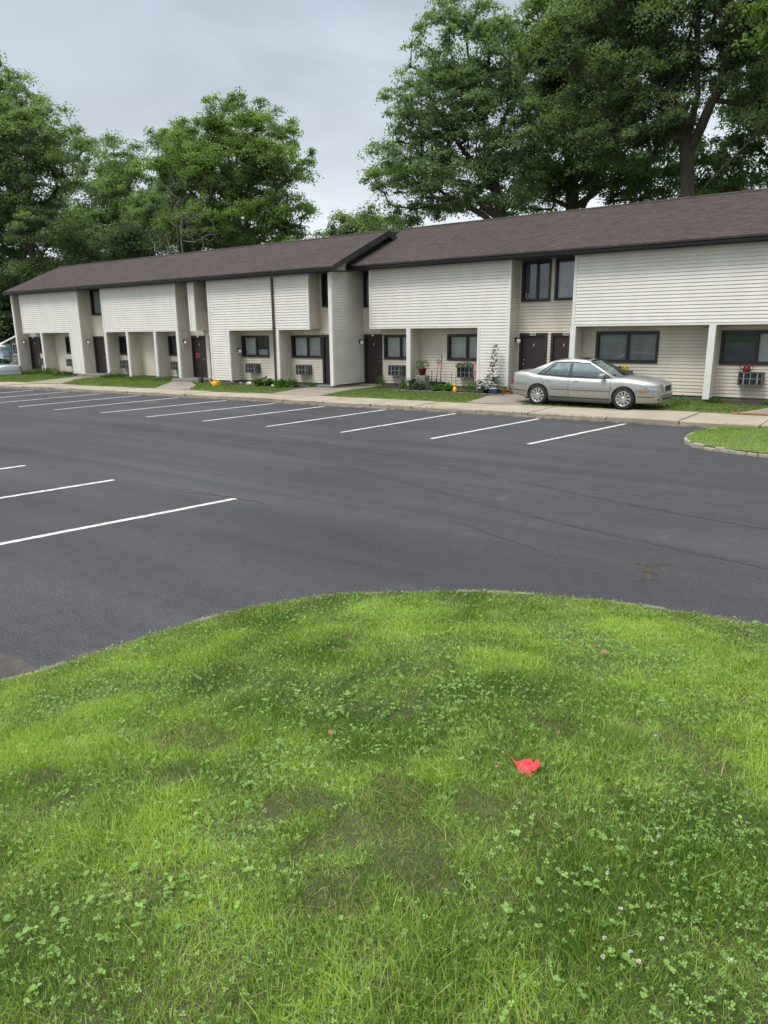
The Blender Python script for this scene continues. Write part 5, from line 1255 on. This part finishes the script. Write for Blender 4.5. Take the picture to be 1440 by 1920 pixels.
def branch_mesh(nodes, par, r, n=6, rmin=0):
    I = np.array([i for i in range(1, len(nodes)) if r[i] > rmin]); a = nodes[par[I]]; b_ = nodes[I]; d = b_-a; L = np.linalg.norm(d, axis=1)[:, None]+1e-6; d = d/L
    ref = np.where(np.abs(d[:, 2:3]) < .9, np.array([[0, 0, 1.]]), np.array([[1., 0, 0]])); e1 = np.cross(d, ref); e1 /= np.linalg.norm(e1, axis=1)[:, None]; e2 = np.cross(d, e1)
    th = np.arange(n)*2*np.pi/n; ra = np.minimum(r[par[I]], r[I]*1.35)[:, None, None]; rb = r[I][:, None, None]
    ring = e1[:, None]*np.cos(th)[None, :, None]+e2[:, None]*np.sin(th)[None, :, None]
    ext = d[:, None]*(r[I][:, None, None]*.35)
    co = np.concatenate([a[:, None]+ring*ra*1.004-ext, b_[:, None]+ring*rb*.975+ext*1.03], 1).reshape(-1, 3); M_ = len(I); base = (np.arange(M_)*2*n)[:, None]; k = np.arange(n); k2 = (k+1) % n
    q = np.stack([base+k, base+k2, base+k2+n, base+k+n], -1).reshape(-1, 4); return co, q
def tree(label, base, lobes, seed, clump_n, per, size, material, trunk_r=.35, limbs=None, fork=.45, bark='bark', tip=.018, crad=(.7, 1.25), group='trees behind the apartments', cat='tree', hollow=.35, name='tree', tone=0, lean=0):
    rng = np.random.default_rng(seed); bx, by = base; root = empty(name, (bx, by, -.6), 0, label, cat, group)
    V = np.array([l_[3]*l_[4]*l_[5] for l_ in lobes]); pr = V/V.sum(); li = rng.choice(len(lobes), clump_n, p=pr); LB = np.array(lobes)
    g = rng.normal(0, 1, (clump_n, 3)); g /= np.linalg.norm(g, axis=1)[:, None]; g *= (hollow+(1-hollow)*rng.random(clump_n)**.6)[:, None]
    c = LB[li, :3]+g*LB[li, 3:6]; c[:, 2] = np.maximum(c[:, 2], 2.2)
    off = np.array([bx, by, -.6]); cl = c-off
    top = LB[:, 2].max()
    if limbs is None:
        zc = (LB[:, 2]*V).sum()/V.sum(); xc = (LB[:, 0]*V).sum()/V.sum(); yc = (LB[:, 1]*V).sum()/V.sum(); F = top*fork
        limbs = [[(0, 0, 0), (rng.normal(0, .1), rng.normal(0, .1), F*.5), (.3*(xc-bx), .3*(yc-by), F), (.8*(xc-bx), .8*(yc-by), zc), (1.0*(xc-bx), yc-by, top)]]
        for l_ in LB[rng.permutation(len(LB))[:5]]: limbs.append([(.3*(xc-bx), .3*(yc-by), F*rng.uniform(.85, 1.2)), ((l_[0]-bx)*.5, (l_[1]-by)*.5, (F+l_[2])*.5+.4), (l_[0]-bx, l_[1]-by, l_[2]+.3)])
    else: limbs = [[(p[0]-bx, p[1]-by, p[2]+.6) for p in L_] for L_ in limbs]
    nodes, par, r = grow(limbs, cl, rng, trunk_r=trunk_r, tip=tip)
    co, q = branch_mesh(nodes, par, r, 7); npmesh('trunk', co, q, bark, None, root, True)
    if per:
        rad = rng.uniform(*crad, clump_n); cv = np.clip(.42+tone+rng.normal(0, .20, clump_n), 0, 1)
        co, q, var = leaf_cloud(cl, rad, per, size, rng, cv); npmesh('crown', co, q, material, var, root)
    return root
def lob3(L, Y, yr=1.0, dy=0):
    return [(x, Y+dy*((i*7919) % 5-2)/2, z, rx, max(rx, rz)*yr, rz) for i, (x, z, rx, rz) in enumerate(L)]
# big maple behind the right half: trunk and limbs follow the photo
YM = 41
maple_l = [[(-10.3, YM, -.3), (-10.4, YM, 5), (-10.5, YM, 9.0), (-10.65, YM, 10.6), (-10.75, YM, 11.5), (-11.1, YM+.3, 13.1), (-11.3, YM+.5, 15.6), (-11.8, YM+.6, 18.5)],
           [(-10.7, YM, 11.3), (-10.35, YM-.3, 13.5), (-10.6, YM-.5, 16.4), (-10.4, YM-.5, 19)],
           [(-10.6, YM, 11.0), (-9.6, YM-.5, 13.1), (-9.0, YM-.7, 14.9), (-8.4, YM-.8, 16.2), (-7.8, YM-.8, 18.2)],
           [(-10.75, YM, 11.4), (-11.5, YM-.4, 12.6), (-12.4, YM-.6, 14.6), (-13.8, YM-.8, 16.4), (-15.3, YM-1, 18.6)],
           [(-10.8, YM, 11.5), (-12.6, YM-.6, 12.1), (-15.5, YM-1, 12.4)],
           [(-10.5, YM, 8.2), (-9.3, YM-.5, 9.5), (-7.9, YM-.8, 10.7), (-6.6, YM-1, 12.0)]]
ML = [(-10.8, 16.6, 3.3, 2.4), (-13.6, 15.0, 3.1, 2.3), (-8.3, 16.5, 1.9, 2.0), (-15.8, 17.5, 2.9, 2.5), (-12.7, 19.6, 3.9, 1.9), (-14.0, 11.6, 2.6, 1.4), (-7.4, 12.6, 1.3, 1.2), (-16.4, 13.3, 2.4, 2.1), (-11.7, 22.2, 5.0, 2.4), (-6.5, 18.5, 2.2, 2.4), (-7.4, 15.4, 1.6, 1.6), (-12.0, 12.8, 2.2, 1.3), (-9.9, 14.6, 1.6, 1.3)]
tree('massive forked maple with a thick bare trunk rising above the right-hand roof', (-10.3, YM), lob3(ML, YM, 1.1), 1, 1000, 210, .145, 'maple_leaf', .36, maple_l, tip=.016, crad=(.35, .85), hollow=.25)
T2 = [(-23.6, 18.1, 3.0, 2.2), (-25.0, 15.3, 3.4, 2.3), (-22.1, 14.3, 3.2, 2.5), (-27.0, 12.6, 3.0, 1.8), (-23.9, 11.0, 3.7, 2.1), (-20.0, 10.9, 2.4, 2.3), (-20.9, 16.7, 2.0, 2.4), (-19.1, 12.9, 1.9, 2.2), (-29.0, 12.0, 1.9, 1.2), (-28.6, 9.5, 2.3, 1.1), (-23.1, 20.2, 2.2, 1.4)]
t2_l = [[(-20.3, 40, -.3), (-20.4, 40, 5), (-20.6, 40, 8.9), (-21.2, 40, 11), (-21.9, 40, 13.4), (-22.7, 40, 16), (-23.1, 40, 18.3), (-23.2, 40, 20.5)],
        [(-20.6, 40, 8.6), (-22.6, 39.6, 10.5), (-25, 39.4, 11.6), (-28.5, 39.2, 12.6)], [(-20.9, 40, 10), (-23.6, 40.2, 13), (-25.6, 40.3, 15.8)], [(-21.5, 40, 12), (-20.6, 40.4, 14.5), (-20.6, 40.5, 17.4)],
        [(-20.5, 40, 8.0), (-22.8, 39.6, 9.6), (-24.8, 39.4, 10.2)]]
tree('tall pointed tree rising above the middle of the roofs, left edge of the right-hand group', (-20.3, 40), lob3(T2, 40, 1.0), 2, 760, 165, .145, 'ash_leaf', .36, t2_l, crad=(.3, .75), bark='bark', tip=.014)
T2b = [(-19.7, 19.8, 3.1, 2.6), (-21.3, 17.5, 2.7, 2.2), (-18.5, 16.4, 2.7, 2.6), (-19.3, 12.9, 3.2, 2.2), (-16.2, 11.6, 2.6, 1.8), (-21.4, 11.0, 2.0, 1.6), (-18.9, 22.9, 3.3, 2.2), (-16.6, 14.6, 2.2, 2.0), (-14.2, 10.6, 2.4, 1.6), (-13.0, 12.6, 2.2, 1.6)]
tree('broad dark tree filling the gap between the tall pointed tree and the big maple', (-18.8, 46), lob3(T2b, 46, 1.0), 3, 800, 190, .165, 'maple_leaf', .38, crad=(.4, .9), tip=.018)
TR = [(-8.8, 15.0, 1.3, 1.8), (-8.9, 11.6, 1.6, 1.3), (-11.6, 11.2, 2.3, 1.4), (-7.2, 12.8, 1.6, 2.0), (-5.0, 15.5, 3.0, 3.4), (-4.0, 11, 3.0, 2.4), (-5.5, 19.5, 3.0, 2.4), (-9.8, 14.0, 1.8, 1.8), (-9.4, 17.5, 2.0, 2.0)]
tree('dark tree at the right edge standing behind the forked maple', (-6.2, 49), lob3(TR, 49, 1.0), 4, 640, 190, .18, 'ash_leaf', .33, crad=(.4, .95))
tree('bright yellow-green tree reaching in at the top right corner', (-3.5, 37), [(-6.3, 36.5, 14.9, 1.2, 1.4, 1.1), (-5.6, 36.5, 13.2, 1.1, 1.3, 1.2), (-4, 37, 15.5, 2.2, 2.2, 2.5), (-6.6, 36.6, 17.2, 1.5, 1.5, 1.6), (-3, 37, 12, 2.2, 2.2, 2.0)], 5, 170, 170, .20, 'bright_leaf', .25, crad=(.5, 1.0))
# lower evergreen mass behind the right roof
for i, (x, y, hgt, rad) in enumerate([(-9.0, 62, 15.2, 2.8), (-12.2, 60, 12.6, 3.0), (-4.8, 64, 16.5, 3.2)]):
    L = [(x+.25*rad*math.sin(k*2.1), y+.25*rad*math.cos(k*2.1), 2.4+hgt*.86*k/6, rad*(1.05-k/6.6), rad*(1.05-k/6.6), hgt*.11) for k in range(7)]
    tree(['dark conical evergreen behind the maple trunk, right of it', 'low dark evergreen directly behind the maple trunk', 'tallest dark evergreen at the right edge of the picture'][i], (x, y), L, 60+i, 150, 160, .26, 'dark_leaf', .2, crad=(.6, 1.0), group='evergreens behind the right roof', hollow=.5)
TS = [(-41.8, 11.4, 2.0, 1.2), (-39.3, 10.9, 1.8, 1.0), (-43.6, 10.2, 1.6, 1.0), (-37.2, 10.6, 1.6, 1.2), (-41, 9.4, 3.0, 1.4)]
tree('small round tree peeping over the ridge in the middle of the picture', (-40.8, 52), lob3(TS, 52, 1.0), 6, 120, 150, .22, 'maple_leaf', .2, crad=(.5, .95))
T3 = [(-44.5, 18.6, 2.9, 1.3), (-41.8, 16.8, 3.1, 1.6), (-48.3, 17.6, 3.2, 1.5), (-40.3, 14.4, 3.1, 2.0), (-45.5, 15.1, 4.4, 2.3), (-50.6, 15.4, 3.4, 2.0), (-39.4, 11.3, 2.4, 1.7), (-44.6, 11.1, 5.0, 2.3), (-50.1, 11.2, 3.6, 2.1), (-38.6, 9.0, 2.0, 1.2), (-52.2, 18.2, 2.2, 1.3)]
tree('rounded light green tree standing alone above the left roof', (-45.0, 42), lob3(T3, 42, .9), 7, 820, 200, .165, 'bright_leaf', .32, crad=(.35, .85), tone=-.12, bark='bark_grey', tip=.02)
T3b = [(-55.2, 18.6, 2.2, 1.3), (-54.0, 15.8, 3.0, 2.0), (-57, 13.0, 4.0, 2.2), (-52.5, 11.0, 4, 2.2)]
tree('shorter bright green tree touching the left side of the rounded tree', (-54.8, 45), lob3(T3b, 45, 1), 8, 430, 190, .175, 'ash_leaf', .24, crad=(.4, .9))
T4 = [(-71.7, 20.8, 4.2, 1.8), (-75.5, 18.7, 5.0, 2.1), (-68.9, 17.4, 4.6, 3.1), (-78.4, 14.5, 7.4, 3.4), (-70.6, 12.8, 5.7, 3.2), (-66.0, 13.5, 4.2, 3.0), (-65.0, 9.5, 4.2, 2.6), (-72, 8, 6, 3)]
tree('mid-height green tree in the gap between the far left tree and the rounded tree', (-71.0, 50), lob3(T4, 50, .8), 9, 640, 200, .235, 'ash_leaf', .28, crad=(.6, 1.2))
T5 = [(-60.9, 20.0, 4.2, 1.9), (-58.5, 17.4, 4.8, 1.9), (-63.6, 17.6, 5.9, 2.6), (-55.8, 16.4, 3.1, 1.3), (-60.3, 14.1, 5.4, 2.0), (-65.4, 11.7, 5.4, 2.5), (-57.9, 10.8, 3.9, 1.6), (-69.0, 20.5, 6.5, 2.8), (-70, 15, 5, 4), (-66, 22.5, 4.5, 2.0), (-66, 7.5, 4, 2.6), (-60, 7.8, 3.5, 1.6)]
tree('tall dark tree at the far left edge, overtopping its neighbours', (-60.2, 34), lob3(T5, 34, .85), 10, 900, 210, .19, 'maple_leaf', .20, crad=(.45, 1.0), tip=.02)
# thinner trees and undergrowth behind the left end of the building
for i, (x, y, hgt, rad) in enumerate([(-57.2, 37.5, 9.5, 2.0), (-54.2, 39, 11, 2.2), (-62.5, 40, 10, 2.6), (-67, 38, 9, 2.8), (-51.0, 47, 12, 2.6), (-47.5, 50, 11, 2.8), (-72, 40, 11, 3.2)]):
    L = [(x+rad*.4*math.sin(k*2.4), y+rad*.4*math.cos(k*2.4), hgt*(.32+.6*k/4), rad*(1-.1*k), rad*(1-.1*k), hgt*.12) for k in range(5)]
    tree(['slender young tree just behind the left gable', 'slender tree behind the left end of the ridge, taller', 'thin dark tree left of the gable under the tall dark tree', 'thin dark tree near the left edge above the small house', 'dark slim tree behind the left roof, left of the dead branches', 'dark slim tree hidden under the rounded tree', 'dark low tree at the very left edge'][i], (x, y), L, 80+i, 120, 150, .25, 'dark_leaf', .13, crad=(.6, 1.1), group='slender trees behind the left end')
# bare twiggy tree in front of the rounded tree
TD = [(-44.2, 36, 11.8, 2.6, 1.2, 2.2), (-46.2, 36, 9.8, 2.2, 1.2, 2.0), (-42.4, 36, 9.6, 2.0, 1.2, 1.8), (-48.6, 36, 8.0, 2.0, 1.2, 1.2)]
tree('bare grey twiggy tree in front of the rounded tree, behind the left roof', (-44.6, 36), TD, 90, 260, 0, .2, 'dark_leaf', .07, bark='twig', tip=.006, fork=.3)
for i, (x, y, hgt, rad) in enumerate([(-56.5, 41, 10.0, 3.4), (-63, 40, 9.5, 4.0), (-68, 33.0, 9.5, 3.6), (-80, 41, 12, 5), (-50, 52, 11, 4)]):
    L = [(x+rad*.5*math.sin(k*2.4), y+rad*.4*math.cos(k*2.4), hgt*(.2+.6*k/4), rad*(1-.08*k), rad*(1-.1*k), hgt*.18) for k in range(5)]
    tree(['wide bush behind the left gable of the apartments', 'wide bush under the tall dark tree', 'large bush behind the small tan house', 'large bush at the very left edge behind the shed', 'wide bush under the rounded light green tree'][i], (x, y), L, 180+i, 200, 170, .28, 'dark_leaf', .10, crad=(.7, 1.3), group='bushes behind the left end', cat='bush', name='bush')
# far woodland closing the gaps low down
